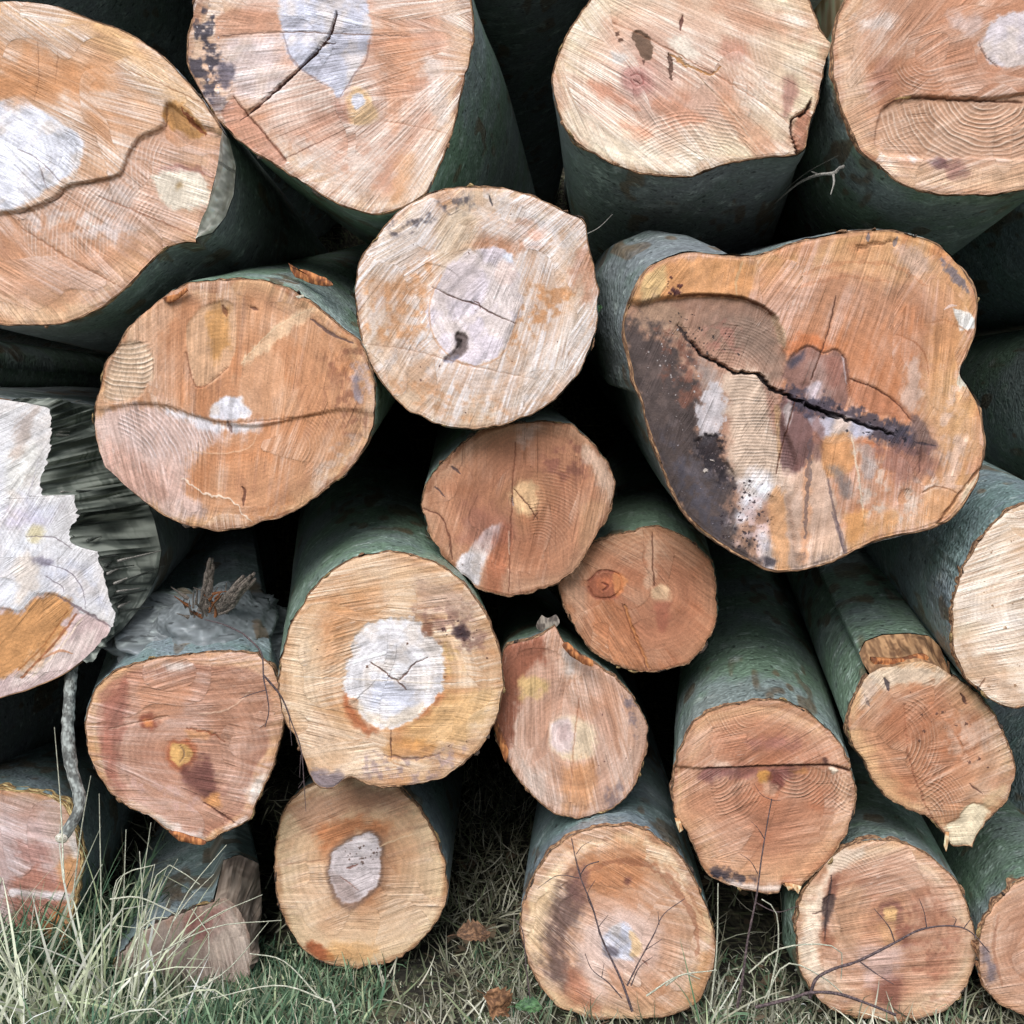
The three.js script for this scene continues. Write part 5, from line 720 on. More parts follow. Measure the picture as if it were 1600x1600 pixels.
makeLog({ id: 18, label: 'bottom row log with a broad dark brown band left of its grey heart', z: 0.06, vp: [910, 800], skin: 'blue', N: 300,
  o: [960, 1292, 1000, 1295, 1040, 1320, 1070, 1350, 1095, 1400, 1112, 1450, 1118, 1490, 1105, 1530, 1085, 1570, 1020, 1590, 940, 1592, 870, 1570, 835, 1520, 817, 1470, 817, 1420, 840, 1360, 880, 1315, 920, 1298],
  pith: [966, 1476], stops: [[0, [216, 186, 166]], [0.3, [206, 160, 128]], [0.6, [202, 148, 108]], [0.85, [212, 166, 122]], [0.95, [228, 192, 142]], [1, [190, 140, 98]]], fuzz: 0.5, fuzzC: [230, 200, 172], saw: [380, 1160], alt: [194, 122, 74], altA: 0.4, ring: 10,
  marks: [
    area([890, 1345, 960, 1320, 1010, 1345, 1000, 1385, 940, 1395, 890, 1385], [200, 128, 78], { s: 16, e: 12, o: 0.65, torn: 14 }), line([915, 1362, 960, 1346, 1010, 1350, 1055, 1385, 1085, 1440, 1090, 1490], [150, 92, 62], 12, { o: 0.55, h: 0, wob: 8 }), line([1040, 1340, 1080, 1400, 1106, 1450], [166, 108, 72], 6, { o: 0.45, h: 0, wob: 8 }),
    area([828, 1440, 850, 1380, 880, 1350, 868, 1400, 850, 1470, 860, 1510, 838, 1500], [226, 194, 146], { s: 10, e: 8, o: 0.7 }), area([868, 1410, 892, 1372, 906, 1400, 896, 1450, 884, 1490, 908, 1540, 880, 1540, 848, 1516, 852, 1462], [96, 74, 66], { s: 14, e: 12, o: 0.78, torn: 22 }), area([890, 1360, 920, 1360, 915, 1400, 895, 1410], [130, 92, 82], { s: 10, e: 8, o: 0.6, torn: 10 }),
    area([905, 1450, 950, 1440, 950, 1520, 930, 1560, 900, 1500], [226, 202, 184], { s: 14, e: 10, o: 0.6, torn: 12 }), area([890, 1510, 920, 1540, 930, 1580, 890, 1560], [190, 118, 82], { s: 8, e: 8, o: 0.6 }), area([985, 1300, 1040, 1325, 1080, 1380, 1040, 1370, 1000, 1330], [232, 204, 164], { s: 6, e: 7, o: 0.7, torn: 14, patchy: 0.3 }), area([950, 1430, 1000, 1424, 1030, 1450, 1026, 1500, 1000, 1520, 960, 1510, 940, 1470], [222, 194, 174], { s: 12, e: 8, o: 0.6 }),
    area([944, 1462, 970, 1442, 986, 1450, 989, 1476, 987, 1500, 962, 1500, 943, 1482], [204, 204, 208], { s: 2.5, e: 4, o: 0.95 }), area([946, 1476, 966, 1482, 964, 1496, 946, 1490], [96, 88, 92], { s: 4, e: 4, o: 0.8 }), area([985, 1455, 1000, 1474, 998, 1492, 984, 1494, 988, 1475], [224, 186, 134], { s: 3, e: 4, o: 0.9 }), area([1005, 1490, 1022, 1495, 1018, 1512, 1004, 1506], [206, 166, 140], { s: 3, e: 4, o: 0.7 }), line([1004, 1500, 1012, 1508], [110, 70, 56], 3, {}), area([975, 1372, 985, 1370, 985, 1382, 977, 1382], [110, 66, 58], { s: 3, e: 3, o: 0.7 }),
    area([1080, 1520, 1112, 1480, 1112, 1540, 1080, 1575], [212, 150, 92], { s: 8, e: 7, o: 0.6 }),
  ] });

makeLog({ id: 19, label: 'bottom row log near right edge with a dark upright scar at its left', z: 0.05, vp: [1210, 860], skin: 'green', N: 300,
  o: [1385, 1313, 1430, 1325, 1470, 1355, 1500, 1390, 1515, 1430, 1525, 1490, 1510, 1540, 1480, 1575, 1420, 1595, 1350, 1590, 1290, 1570, 1255, 1520, 1245, 1460, 1255, 1400, 1290, 1350, 1330, 1322],
  outer: [1258, 1540, 0.06, 1222, 1470, 0.1, 1226, 1400, 0.1, 1262, 1350, 0.08],
  pith: [1390, 1428], stops: [[0, [200, 142, 98]], [0.4, [192, 138, 104]], [0.75, [198, 146, 110]], [0.9, [222, 186, 144]], [1, [200, 152, 108]]], fuzz: 0.46, fuzzC: [224, 190, 160], saw: [700, 1560], alt: [172, 106, 74], altA: 0.45, ring: 10,
  marks: [
    area([1255, 1420, 1285, 1370, 1300, 1360, 1288, 1420, 1280, 1500, 1300, 1550, 1270, 1530, 1250, 1480], [234, 212, 180], { s: 8, e: 8, o: 0.8, torn: 8 }), arcs(1300, 1400, 5, [1295, 1345, 1350, 1325, 1370, 1345, 1310, 1370], { o: 0.5, c: [240, 222, 190] }), area([1300, 1330, 1350, 1322, 1340, 1345, 1300, 1360], [230, 208, 178], { s: 6, e: 7, o: 0.7 }),
    area([1400, 1440, 1450, 1400, 1490, 1430, 1495, 1500, 1450, 1570, 1410, 1540, 1420, 1490], [160, 102, 76], { s: 16, e: 14, o: 0.55, torn: 18, patchy: 0.2 }), area([1380, 1520, 1420, 1540, 1400, 1580, 1370, 1560], [120, 70, 58], { s: 10, e: 10, o: 0.65 }), area([1300, 1400, 1350, 1390, 1340, 1480, 1300, 1470], [204, 158, 116], { s: 12, e: 10, o: 0.5, torn: 14 }),
    area([1296, 1375, 1312, 1370, 1302, 1400, 1290, 1410], [134, 86, 66], { s: 4, e: 5, o: 0.8 }), area([1288, 1410, 1300, 1400, 1302, 1420, 1292, 1455, 1284, 1460], [76, 62, 58], { s: 3, e: 5, o: 0.8, h: -4 }), area([1280, 1455, 1294, 1450, 1300, 1480, 1284, 1475], [140, 82, 56], { s: 5, e: 6, o: 0.75 }), line([1300, 1368, 1294, 1420, 1288, 1470], [70, 56, 54], 3, { h: -4 }), line([1270, 1428, 1290, 1424], [92, 70, 60], 2.4, {}),
    area([1374, 1412, 1392, 1404, 1408, 1416, 1405, 1440, 1390, 1442, 1376, 1432], [128, 84, 72], { s: 6, e: 5, o: 0.75 }), area([1380, 1420, 1392, 1416, 1402, 1426, 1398, 1438, 1384, 1438], [226, 180, 116], { s: 3, e: 3 }), specks([1384, 1422, 1398, 1422, 1396, 1434, 1386, 1434], 3, [110, 66, 50], 1.4), area([1376, 1446, 1400, 1442, 1410, 1470, 1382, 1480], [206, 154, 106], { s: 5, e: 6, o: 0.75 }), area([1402, 1446, 1420, 1450, 1416, 1480, 1406, 1470], [136, 82, 64], { s: 5, e: 6, o: 0.7 }), area([1345, 1480, 1410, 1485, 1400, 1520, 1350, 1540], [224, 194, 178], { s: 12, e: 10, o: 0.6, torn: 14 }),
  ] });

makeLog({ id: 20, label: 'log cut off by the bottom right corner with mossy green bark behind it', z: 0.08, vp: [1240, 820], skin: 'green',
  o: [1600, 1376, 1573, 1396, 1545, 1430, 1530, 1480, 1535, 1530, 1560, 1565, 1620, 1590, 1690, 1570, 1730, 1500, 1720, 1420, 1660, 1370],
  pith: [1630, 1480], stops: [[0, [190, 136, 102]], [0.6, [192, 140, 106]], [0.92, [206, 156, 118]], [1, [190, 138, 98]]], fuzz: 0.46, saw: [1200, 1700], fuzzC: [222, 190, 162],
  marks: [area([1535, 1480, 1548, 1490, 1556, 1530, 1540, 1535], [112, 104, 110], { s: 6, e: 7, o: 0.7 }), line([1560, 1430, 1552, 1480, 1566, 1540], [160, 104, 74], 6, { o: 0.5, h: 0 })] });

makeLog({ id: 21, label: 'pinkish log at the left edge near the bottom with a crumbling ochre bark rim', z: -0.17, vp: [420, 960], skin: 'blue', rim: 'ochre', bark: 7,
  o: [27, 1238, 70, 1244, 100, 1262, 116, 1300, 124, 1350, 117, 1390, 108, 1430, 102, 1470, 80, 1500, 30, 1520, -50, 1525, -120, 1490, -160, 1420, -160, 1330, -120, 1265, -50, 1236],
  pith: [-30, 1370], stops: [[0, [204, 170, 156]], [0.7, [206, 174, 160]], [0.92, [212, 176, 150]], [1, [196, 142, 96]]], fuzz: 0.5, fuzzC: [224, 208, 200], saw: [-700, 1180], alt: [178, 116, 86], altA: 0.35,
  marks: [
    area([90, 1360, 124, 1330, 118, 1400, 105, 1470, 80, 1500, 75, 1440, 95, 1410], [210, 148, 88], { s: 8, e: 8, o: 0.8 }), area([20, 1375, 60, 1360, 100, 1380, 100, 1440, 60, 1470, 20, 1450], [166, 104, 80], { s: 10, e: 10, o: 0.75, torn: 12 }), area([27, 1320, 70, 1320, 80, 1345, 40, 1350], [172, 116, 98], { s: 8, e: 10, o: 0.6, torn: 12 }), area([60, 1440, 100, 1430, 96, 1490, 60, 1510], [204, 134, 74], { s: 6, e: 8, o: 0.7 }),
    area([20, 1389, 60, 1391, 108, 1396, 106, 1406, 60, 1404, 20, 1400], [236, 226, 218], { s: 2.5, e: 3, o: 0.9, torn: 4 }), area([104, 1290, 116, 1296, 124, 1330, 116, 1340, 106, 1320], [236, 226, 210], { s: 4, e: 4, o: 0.9 }),
  ] });

makeLog({ id: 22, label: 'bluish bark log low in the grass at left, brown end in two facets', z: -0.12, vp: [300, 900], skin: 'blue', flare: 0.04, mid: [285, 1510],
  o: [190, 1492, 215, 1462, 250, 1442, 290, 1426, 330, 1410, 352, 1404, 372, 1420, 386, 1450, 392, 1500, 380, 1545, 330, 1585, 250, 1595, 195, 1565, 180, 1515],
  outer: [352, 1402, 0.01, 348, 1345, 0.16, 375, 1336, 0.2, 405, 1350, 0.2, 410, 1420, 0.15, 402, 1490, 0.08, 388, 1530, 0.02], facet: 'weathered', facetName: 'slanting_facet', facetLabel: 'slanting facet at the right of the end', facetRough: 0.01,
  pith: [290, 1500], stops: [[0, [160, 140, 124]], [0.6, [164, 145, 128]], [0.95, [172, 152, 132]], [1, [146, 122, 102]]], fuzz: 0.4, fuzzC: [206, 188, 166], saw: [320, 300], alt: [142, 114, 96], altA: 0.45, rim: 'dark',
  marks: [area([290, 1440, 340, 1420, 355, 1440, 330, 1465, 300, 1460], [140, 86, 76], { s: 10, e: 8, o: 0.7 }), area([330, 1440, 366, 1430, 380, 1470, 350, 1500, 330, 1490], [206, 186, 162], { s: 8, e: 8, o: 0.6, torn: 12 }), specks([280, 1440, 330, 1440, 330, 1480, 290, 1480], 12, [70, 56, 52], 2)] });

// ---------------------------------------------------------------- logs seen only as bark in the gaps, and unseen logs added to keep light out of them
function oval(cx, cy, rx, ry, s) { const p = []; for (let i = 0; i < 14; i++) { const a = i / 14 * 6.2832, k = 1 + (fbm(Math.cos(a) * 1.5 + s, Math.sin(a) * 1.5, 2) - 0.5) * 0.3; p.push(cx + Math.cos(a) * rx * k, cy + Math.sin(a) * ry * k); } return p; }
const PLAIN = { plain: true, N: 96, M: 10 };
makeLog({ ...PLAIN, id: 30, label: 'green log far back in the gap left of the top right corner log', z: -1.0, vp: [1000, 560], skin: 'green', o: oval(1292, -20, 80, 85, 3), length: 3.6 });
makeLog({ ...PLAIN, id: 31, label: 'log deep in the gap at the right edge behind the burl log', z: -1.9, vp: [1000, 560], skin: 'grey', o: oval(1610, 455, 95, 110, 4), length: 3.8 });
makeLog({ ...PLAIN, id: 33, label: 'added log hiding stray light in the gap at left under the huge top left log', z: -2.2, vp: [760, 640], skin: 'green', o: oval(70, 558, 110, 48, 6), length: 3 });  // added filler, keeps the lit far end from showing through this gap
{
  const spare = [[330, -330, 215, 190], [790, -330, 225, 200], [1240, -310, 215, 205], [1690, -330, 220, 200], [-90, -260, 200, 210], [-430, 260, 215, 260], [-270, 560, 130, 46], [-370, 1260, 190, 200], [2010, 200, 230, 260], [1960, 640, 170, 180], [2010, 980, 210, 200], [1910, 1400, 170, 170]];  // unseen logs added so that no light leaks in round the stack
  spare.forEach(([x, y, rx, ry], i) => makeLog({ ...PLAIN, id: 40 + i, group: 'unseen logs added beyond the picture', label: 'unseen log added to keep light out, lying beyond the edge of the picture', z: i < 5 ? -0.15 : -0.05, vp: [800, 640], skin: ['green', 'grey', 'blue'][i % 3], o: oval(x, y, rx, ry, 20 + i) }));
}

// ---------------------------------------------------------------- ground and an unseen earth slope added behind the stack to shut out light
{
  const n = 512, rgba = new Uint8Array(n * n * 4), bump = new Uint8Array(n * n);
  for (let j = 0; j < n; j++) for (let i = 0; i < n; i++) {
    const u = i / n, v = j / n, a = pvn(u * 6, v * 6, 6, 6) * 0.5 + pvn(u * 21 + 3, v * 21, 21, 21) * 0.5, b = pvn(u * 90, v * 84, 90, 84), s1 = pvn(u * 18, v * 170 + 5, 18, 170), s2 = pvn(u * 160, v * 22 + 9, 160, 22);
    let c = mix3([46, 42, 34], [72, 68, 54], sstep(0.3, 0.7, a)); if (s1 > 0.72) c = mix3(c, [168, 158, 128], (s1 - 0.72) * 3); if (s2 > 0.72) c = mix3(c, [150, 142, 112], (s2 - 0.72) * 3); c = mix3(c, [70, 82, 52], sstep(0.6, 0.8, b) * 0.5);
    const q = j * n + i; for (let k = 0; k < 3; k++) rgba[q * 4 + k] = clamp(c[k] * (0.75 + 0.5 * b), 3, 240); rgba[q * 4 + 3] = 255; bump[q] = a * 80 + b * 90 + Math.max(s1, s2) * 80;
  }
  const mat = new THREE.MeshStandardMaterial({ map: dataTex(rgba, n, n, true, true), bumpMap: dataTex(bump, n, n, false, true), bumpScale: 0.02, roughness: 0.95 });
  const xs = [], S = 90; for (let i = 0; i <= S; i++) { const t = i / S * 2 - 1; xs.push(Math.sign(t) * (Math.abs(t) * 3 + Math.pow(Math.abs(t), 6) * 120)); }
  const pos = [], uv = [], idx = [];
  for (const z of xs) for (const x of xs) { pos.push(x, (fbm(x * 3 + 9, z * 3 + 4, 3) - 0.5) * 0.05 * sstep(60, 8, Math.hypot(x, z)), z); uv.push(x / 1.1, z / 1.1); }
  for (let j = 0; j < S; j++) for (let i = 0; i < S; i++) { const a = j * (S + 1) + i; idx.push(a, a + S + 1, a + 1, a + 1, a + S + 1, a + S + 2); }
  const g = shadows(new THREE.Mesh(geo(pos, idx, uv), mat)); g.name = 'ground'; g.userData.kind = 'structure'; scene.add(g);
  const p2 = [], u2 = [], i2 = [], A = 60, B = 14;
  for (let j = 0; j <= B; j++) for (let i = 0; i <= A; i++) { const x = (i / A - 0.5) * 24, t = j / B; p2.push(x + (fbm(i * 0.4, j * 0.5) - 0.5) * 0.5, Math.pow(t, 0.8) * 3.9 * sstep(12, 8, Math.abs(x)) - 0.1, -4.0 - t * 0.7 + (fbm(i * 0.5, j * 0.6 + 30) - 0.5) * 0.6); u2.push(x, t * 4); }
  for (let j = 0; j < B; j++) for (let i = 0; i < A; i++) { const a = j * (A + 1) + i; i2.push(a, a + 1, a + A + 1, a + 1, a + A + 2, a + A + 1); }
  const addedBank = shadows(new THREE.Mesh(geo(p2, i2, u2), mat)); addedBank.name = 'added_terrain'; addedBank.userData.kind = 'structure'; scene.add(addedBank);  // added unseen, closes the far end of the gaps against light
}

// ---------------------------------------------------------------- twigs, sticks, torn fibres, flakes
// a tapering bent rod through points given in metres
function rod(points, r0, r1, o = {}) {
  const c = new THREE.CatmullRomCurve3(points), n = o.n ?? Math.max(6, points.length * 5), m = o.m ?? 6, fr = c.computeFrenetFrames(n), pos = [], uv = [], idx = [], s = rnd() * 50;
  for (let i = 0; i <= n; i++) {
    const t = i / n, p = c.getPointAt(t), r = lerp(r0, r1, t) * (1 + (o.knob ?? 0.25) * (vn(t * n * 0.9 + s, 3) - 0.5));
    for (let k = 0; k <= m; k++) { const a = k / m * 6.2832, kr = r * (1 + (o.knob ?? 0.25) * 0.5 * (vn(k * 3.1 + s, i * 0.8) - 0.5) * (k === m || k === 0 ? 0 : 1)); pos.push(p.x + (fr.normals[i].x * Math.cos(a) + fr.binormals[i].x * Math.sin(a)) * kr, p.y + (fr.normals[i].y * Math.cos(a) + fr.binormals[i].y * Math.sin(a)) * kr, p.z + (fr.normals[i].z * Math.cos(a) + fr.binormals[i].z * Math.sin(a)) * kr); uv.push(k / m, t * 3); }
  }
  for (let i = 0; i < n; i++) for (let k = 0; k < m; k++) { const a = i * (m + 1) + k, b = a + m + 1; idx.push(a, a + 1, b, a + 1, b + 1, b); }
  for (const [e, ring] of [[0, 0], [1, n]]) { const p = c.getPointAt(e), q = pos.length / 3; pos.push(p.x, p.y, p.z); uv.push(0.5, 0.5); for (let k = 0; k < m; k++) { const a = ring * (m + 1) + k; e ? idx.push(q, a, a + 1) : idx.push(q, a + 1, a); } }
  return geo(pos, idx, uv);
}
const path = (flat, base) => { const p = []; for (let i = 0; i < flat.length; i += 3) p.push(pt(flat[i], flat[i + 1], flat[i + 2]).sub(base)); return p; };
const twigTex = fibreTex([74, 60, 62], [104, 88, 88], [52, 42, 44], 11, 6, 60);
const MAT = {
  twig: fibreMat(twigTex, 0.001, 0.8),
  pale: fibreMat(fibreTex([150, 146, 140], [186, 180, 170], [110, 104, 98], 12, 8, 40), 0.001),
  lichen: fibreMat(fibreTex([106, 108, 104], [152, 156, 150], [84, 84, 80], 13, 10, 14), 0.004),
  raw: fibreMat(fibreTex([214, 206, 188], [232, 226, 212], [180, 168, 146], 14, 20, 20), 0.002),
  flake: fibreMat(fibreTex([150, 88, 50], [186, 122, 74], [104, 62, 40], 15, 30, 8), 0.004),
  leaf: fibreMat(fibreTex([128, 90, 62], [160, 118, 84], [100, 70, 50], 21, 14, 14), 0.002),
  brownLeaf: fibreMat(fibreTex([104, 76, 56], [134, 100, 74], [78, 58, 46], 22, 14, 14), 0.002),
  ivy: fibreMat(fibreTex([52, 84, 50], [78, 112, 70], [96, 124, 88], 23, 10, 10), 0.001, 0.5),
  stub: fibreMat(fibreTex([118, 108, 100], [152, 140, 128], [84, 74, 68], 16, 24, 6), 0.003),
};
function twig(label, material, stem, r0, r1, branches = [], name = 'twig', category = 'twig') {
  const slim = category === 'twig' ? 0.82 : 1, base = pt(stem[0], stem[1], stem[2]), t = thing(name, label, category, null, base);
  part(t, 'stem', rod(path(stem, base), r0 * slim, r1 * slim), material);
  for (const [p, a, b] of branches) part(t, 'branch', rod(path(p, base), a * slim, b * slim, { m: 5, knob: 0.5 }), material);
  return t;
}
twig('thin branching twig rising in front of the bottom log with the dark band', MAT.twig, [988, 1580, 0.2, 970, 1530, 0.19, 940, 1465, 0.17, 925, 1415, 0.15, 905, 1365, 0.14, 893, 1310, 0.13], 0.0034, 0.0012, [
  [[980, 1540, 0.2, 1000, 1500, 0.2, 1022, 1460, 0.2, 1036, 1430, 0.19, 1070, 1404, 0.18], 0.0022, 0.0008], [[1008, 1485, 0.2, 1035, 1467, 0.2], 0.0012, 0.0006], [[1030, 1445, 0.195, 1028, 1424, 0.19], 0.0012, 0.0006],
  [[945, 1475, 0.175, 935, 1452, 0.18, 950, 1430, 0.18], 0.0014, 0.0006], [[928, 1425, 0.155, 918, 1398, 0.16, 930, 1375, 0.16], 0.0014, 0.0006], [[908, 1370, 0.14, 900, 1340, 0.14], 0.001, 0.0006], [[906, 1368, 0.14, 918, 1352, 0.15, 936, 1346, 0.15], 0.0016, 0.0014], [[905, 1372, 0.14, 872, 1368, 0.15, 840, 1388, 0.15], 0.0014, 0.0006], [[900, 1335, 0.135, 910, 1322, 0.13, 924, 1314, 0.13], 0.001, 0.0005],
  [[972, 1560, 0.2, 950, 1535, 0.2, 925, 1515, 0.2, 914, 1490, 0.2], 0.0018, 0.0008], [[940, 1528, 0.2, 944, 1505, 0.2], 0.001, 0.0006], [[986, 1540, 0.2, 1000, 1510, 0.205, 1020, 1495, 0.21], 0.0016, 0.0007]]);
twig('slender upright twig in front of the rusty log with the horizontal step', MAT.twig, [1152, 1575, 0.16, 1160, 1530, 0.16, 1168, 1470, 0.15, 1182, 1400, 0.14, 1190, 1340, 0.13, 1200, 1280, 0.12, 1206, 1248, 0.12], 0.0036, 0.0012, [
  [[1180, 1410, 0.14, 1215, 1425, 0.15, 1248, 1415, 0.15], 0.0016, 0.0007], [[1184, 1365, 0.135, 1172, 1345, 0.14, 1156, 1334, 0.14], 0.0012, 0.0005], [[1194, 1310, 0.125, 1184, 1294, 0.13, 1174, 1284, 0.13], 0.0012, 0.0005], [[1206, 1250, 0.12, 1190, 1242, 0.12, 1178, 1224, 0.12], 0.001, 0.0004], [[1205, 1250, 0.12, 1220, 1251, 0.12], 0.001, 0.0005]]);
twig('long twig arching over the bottom log with the upright scar', MAT.twig, [1265, 1560, 0.2, 1275, 1530, 0.2, 1300, 1515, 0.2, 1340, 1502, 0.19, 1396, 1474, 0.18, 1440, 1452, 0.17, 1490, 1447, 0.17, 1515, 1455, 0.17, 1546, 1488, 0.18], 0.004, 0.0014, [
  [[1398, 1472, 0.18, 1390, 1450, 0.18, 1366, 1420, 0.18], 0.0018, 0.0008], [[1448, 1450, 0.17, 1444, 1425, 0.17, 1436, 1404, 0.17], 0.0016, 0.0008], [[1490, 1447, 0.17, 1494, 1436, 0.17, 1488, 1432, 0.17], 0.0012, 0.0006], [[1506, 1450, 0.17, 1520, 1432, 0.17], 0.0012, 0.0006], [[1344, 1503, 0.19, 1370, 1522, 0.2, 1396, 1538, 0.2], 0.0018, 0.0008]]);
twig('dark twig lying low across the grass at the bottom right', MAT.twig, [1180, 1574, 0.22, 1230, 1562, 0.22, 1268, 1551, 0.22, 1310, 1553, 0.22, 1350, 1566, 0.23, 1400, 1586, 0.24], 0.004, 0.003);
twig('pair of thin twigs hanging between the flat-topped log and white-hearted log', MAT.twig, [380, 990, 0.1, 408, 1020, 0.12, 412, 1060, 0.13, 418, 1090, 0.14, 420, 1112, 0.14, 414, 1136, 0.14], 0.0024, 0.0012, [
  [[412, 1055, 0.13, 440, 1090, 0.12, 456, 1130, 0.12, 470, 1170, 0.12, 475, 1225, 0.12, 478, 1268, 0.12], 0.0026, 0.0008], [[416, 1078, 0.135, 395, 1084, 0.14, 374, 1092, 0.14], 0.0014, 0.0008], [[470, 1180, 0.12, 468, 1215, 0.12], 0.0012, 0.0006], [[474, 1220, 0.12, 466, 1232, 0.12], 0.001, 0.0006], [[452, 1120, 0.12, 456, 1165, 0.13], 0.0012, 0.0006], [[320, 968, 0.08, 350, 976, 0.09, 380, 990, 0.1], 0.0016, 0.002]]);
twig('faint straw stalk standing beside the grassy gap in front of the dark-banded log', MAT.twig, [828, 1560, 0.16, 822, 1510, 0.16, 815, 1450, 0.15, 802, 1434, 0.15], 0.0022, 0.0008);
{
  const t = twig('crooked lichen-grey stick hanging down at left with a pale cut end', MAT.lichen, [112, 1040, -0.12, 108, 1100, -0.06, 106, 1150, 0.0, 112, 1200, 0.03, 124, 1245, 0.06, 124, 1262, 0.07, 110, 1290, 0.09, 98, 1308, 0.1], 0.0135, 0.012, [], 'stick', 'stick');
  const g = new THREE.SphereGeometry(1, 20, 12), c = pt(96, 1310, 0.106).sub(t.position); g.scale(0.0125, 0.0115, 0.006); g.rotateX(0.35); g.translate(c.x, c.y, c.z);
  part(t, 'cut_end', g, MAT.raw, 'pale cut end of the stick');
}
twig('small pale knobbly twig end sticking out of the black gap under the cream log', MAT.pale, [1210, 318, -0.3, 1250, 285, -0.12, 1285, 272, 0.0, 1304, 270, 0.02, 1312, 262, 0.03, 1319, 260, 0.04], 0.0022, 0.0042, [[[1302, 272, 0.02, 1303, 285, 0.03, 1298, 304, 0.04], 0.003, 0.0012], [[1280, 273, 0.0, 1268, 268, 0.01], 0.002, 0.001], [[1200, 322, -0.4, 1260, 270, -0.15, 1312, 242, -0.05], 0.0014, 0.0006]]);
twig('hair-thin twig above the round pale log at its right', MAT.pale, [916, 366, 0.05, 935, 356, 0.06, 957, 335, 0.07], 0.0012, 0.0006);

// torn branch stub on the flat-topped log
{
  const b = logL.position, at = (x, y, z) => pt(x, y, z).sub(b);
  const g = new THREE.SphereGeometry(1, 96, 64), p = g.attributes.position, c = at(318, 1000, -0.27);
  for (let i = 0; i < p.count; i++) { const x = p.getX(i), y = p.getY(i), z = p.getZ(i), k = 1 + (fbm(x * 3.4 + 7, y * 3.4 + z * 3, 5) - 0.5) * 0.75; p.setXYZ(i, c.x + x * 0.2 * k, c.y + y * 0.115 * k, c.z + z * 0.2 * k); }
  g.computeVertexNormals();
  const uv = g.attributes.uv; for (let i = 0; i < uv.count; i++) uv.setXY(i, uv.getX(i) * 0.8, uv.getY(i) * 0.4);
  part(logL, 'branch_collar', g, BARK.grey);
  // the broken branch: two sheaves of split wood
  for (const [x0, y0, z0, x1, y1, z1, n, spread, label] of [[340, 955, -0.13, 392, 900, -0.02, 22, 11, 'short grey broken branch stub'], [318, 955, -0.13, 331, 876, -0.05, 13, 8, 'split upright branch stub']]) {
    const gs = [];
    for (let i = 0; i < n; i++) { const ox = rr(-spread, spread), oy = rr(-spread, spread) * 0.7, f = rr(0.62, 1.04), k = rr(0.5, 1); gs.push(rod([at(x0 + ox, y0 + oy, z0), at(lerp(x0, x1, f * 0.5) + ox * 0.9, lerp(y0, y1, f * 0.5) + oy * 0.9, lerp(z0, z1, f * 0.5) + rr(-0.005, 0.01)), at(lerp(x0, x1, f) + ox * k, lerp(y0, y1, f) + oy * k, lerp(z0, z1, f) + rr(-0.008, 0.008))], rr(0.005, 0.008), rr(0.0025, 0.006), { n: 8, m: 6, knob: 0.7 })); }
    part(logL, 'branch_stub', mergeGeometries(gs), MAT.stub, label);
  }
  for (let i = 0; i < 34; i++) {
    const x = 322 + rr(-32, 30), y = 938 + rr(-12, 34), a = rr(-2.9, -0.2), l = rr(10, 34), z = rr(-0.1, -0.02);
    part(logL, 'splinter', rod([at(x, y, z), at(x + Math.cos(a) * l * 0.5 + rr(-3, 3), y + Math.sin(a) * l * 0.5, z + rr(0, 0.02)), at(x + Math.cos(a) * l, y + Math.sin(a) * l, z + rr(0.01, 0.04))], rr(0.0016, 0.005), 0.0008, { n: 5, m: 4, knob: 0.6 }), i % 4 ? MAT.stub : MAT.flake);
  }
}
// slivers of torn wood along the broken edge of the split log, standing into the hollow
{
  const b = logH.position, axx = (540 - 800) * SHEET / DIST, ayy = -(590 - 640) * SHEET / DIST;
  for (const [x, y, n] of [[76, 650, 4], [74, 680, 5], [68, 715, 5], [60, 745, 5], [64, 775, 4], [88, 781, 4], [112, 778, 3], [116, 800, 4], [106, 822, 4], [106, 842, 4], [130, 858, 4], [152, 866, 4], [162, 892, 5], [170, 925, 5], [176, 955, 5]]) for (let i = 0; i < n; i++) {
    const p = pt(x + rr(-5, 3), y + rr(-14, 14), -0.062).sub(b), l = rr(0.05, 0.24), out = rr(0.15, 0.55), up = rr(-0.1, 0.1), d = (t) => new THREE.Vector3(p.x + (axx + out) * l * t, p.y + (ayy + up) * l * t, p.z - l * t * 0.8 + rr(-0.004, 0.004));
    part(logH, 'splinter', rod([d(0.25 - rr(0, 0.2)), d(0.55), d(1)], rr(0.0015, 0.004), 0.001, { n: 6, m: 4, knob: 0.8 }), i % 4 === 0 ? MAT.pale : SPLIT.rot);
  }
}
// a flat ragged piece: bark flake, chip or leaf
function slab(pts, z, thick, base, bend = 0.2) {
  const poly = spline(pts, true, thick < 0.0055 ? 1 : 3).map(([x, y]) => pt(x + rr(-0.8, 0.8), y + rr(-0.8, 0.8), z).sub(base)), n = poly.length, pos = [], uv = [], idx = [];
  const c = new THREE.Vector3(); poly.forEach((p) => c.addScaledVector(p, 1 / n));
  for (const s of [1, -1]) { for (const p of poly) { const bz = bend * ((p.x - c.x) ** 2 + (p.y - c.y) ** 2) / 0.03 * 0.02 + bend * (p.x - c.x); pos.push(p.x, p.y, p.z + bz + s * thick / 2 * rr(0.7, 1.3)); uv.push((p.x) * 8, (p.y) * 8); } pos.push(c.x, c.y, c.z + s * thick * 0.6); uv.push(c.x * 8, c.y * 8); }
  for (let i = 0; i < n; i++) { const j = (i + 1) % n; idx.push(n, j, i, n + 1 + n, n + 1 + i, n + 1 + j, i, j, n + 1 + i, j, n + 1 + j, n + 1 + i); }
  return geo(pos, idx, uv);
}
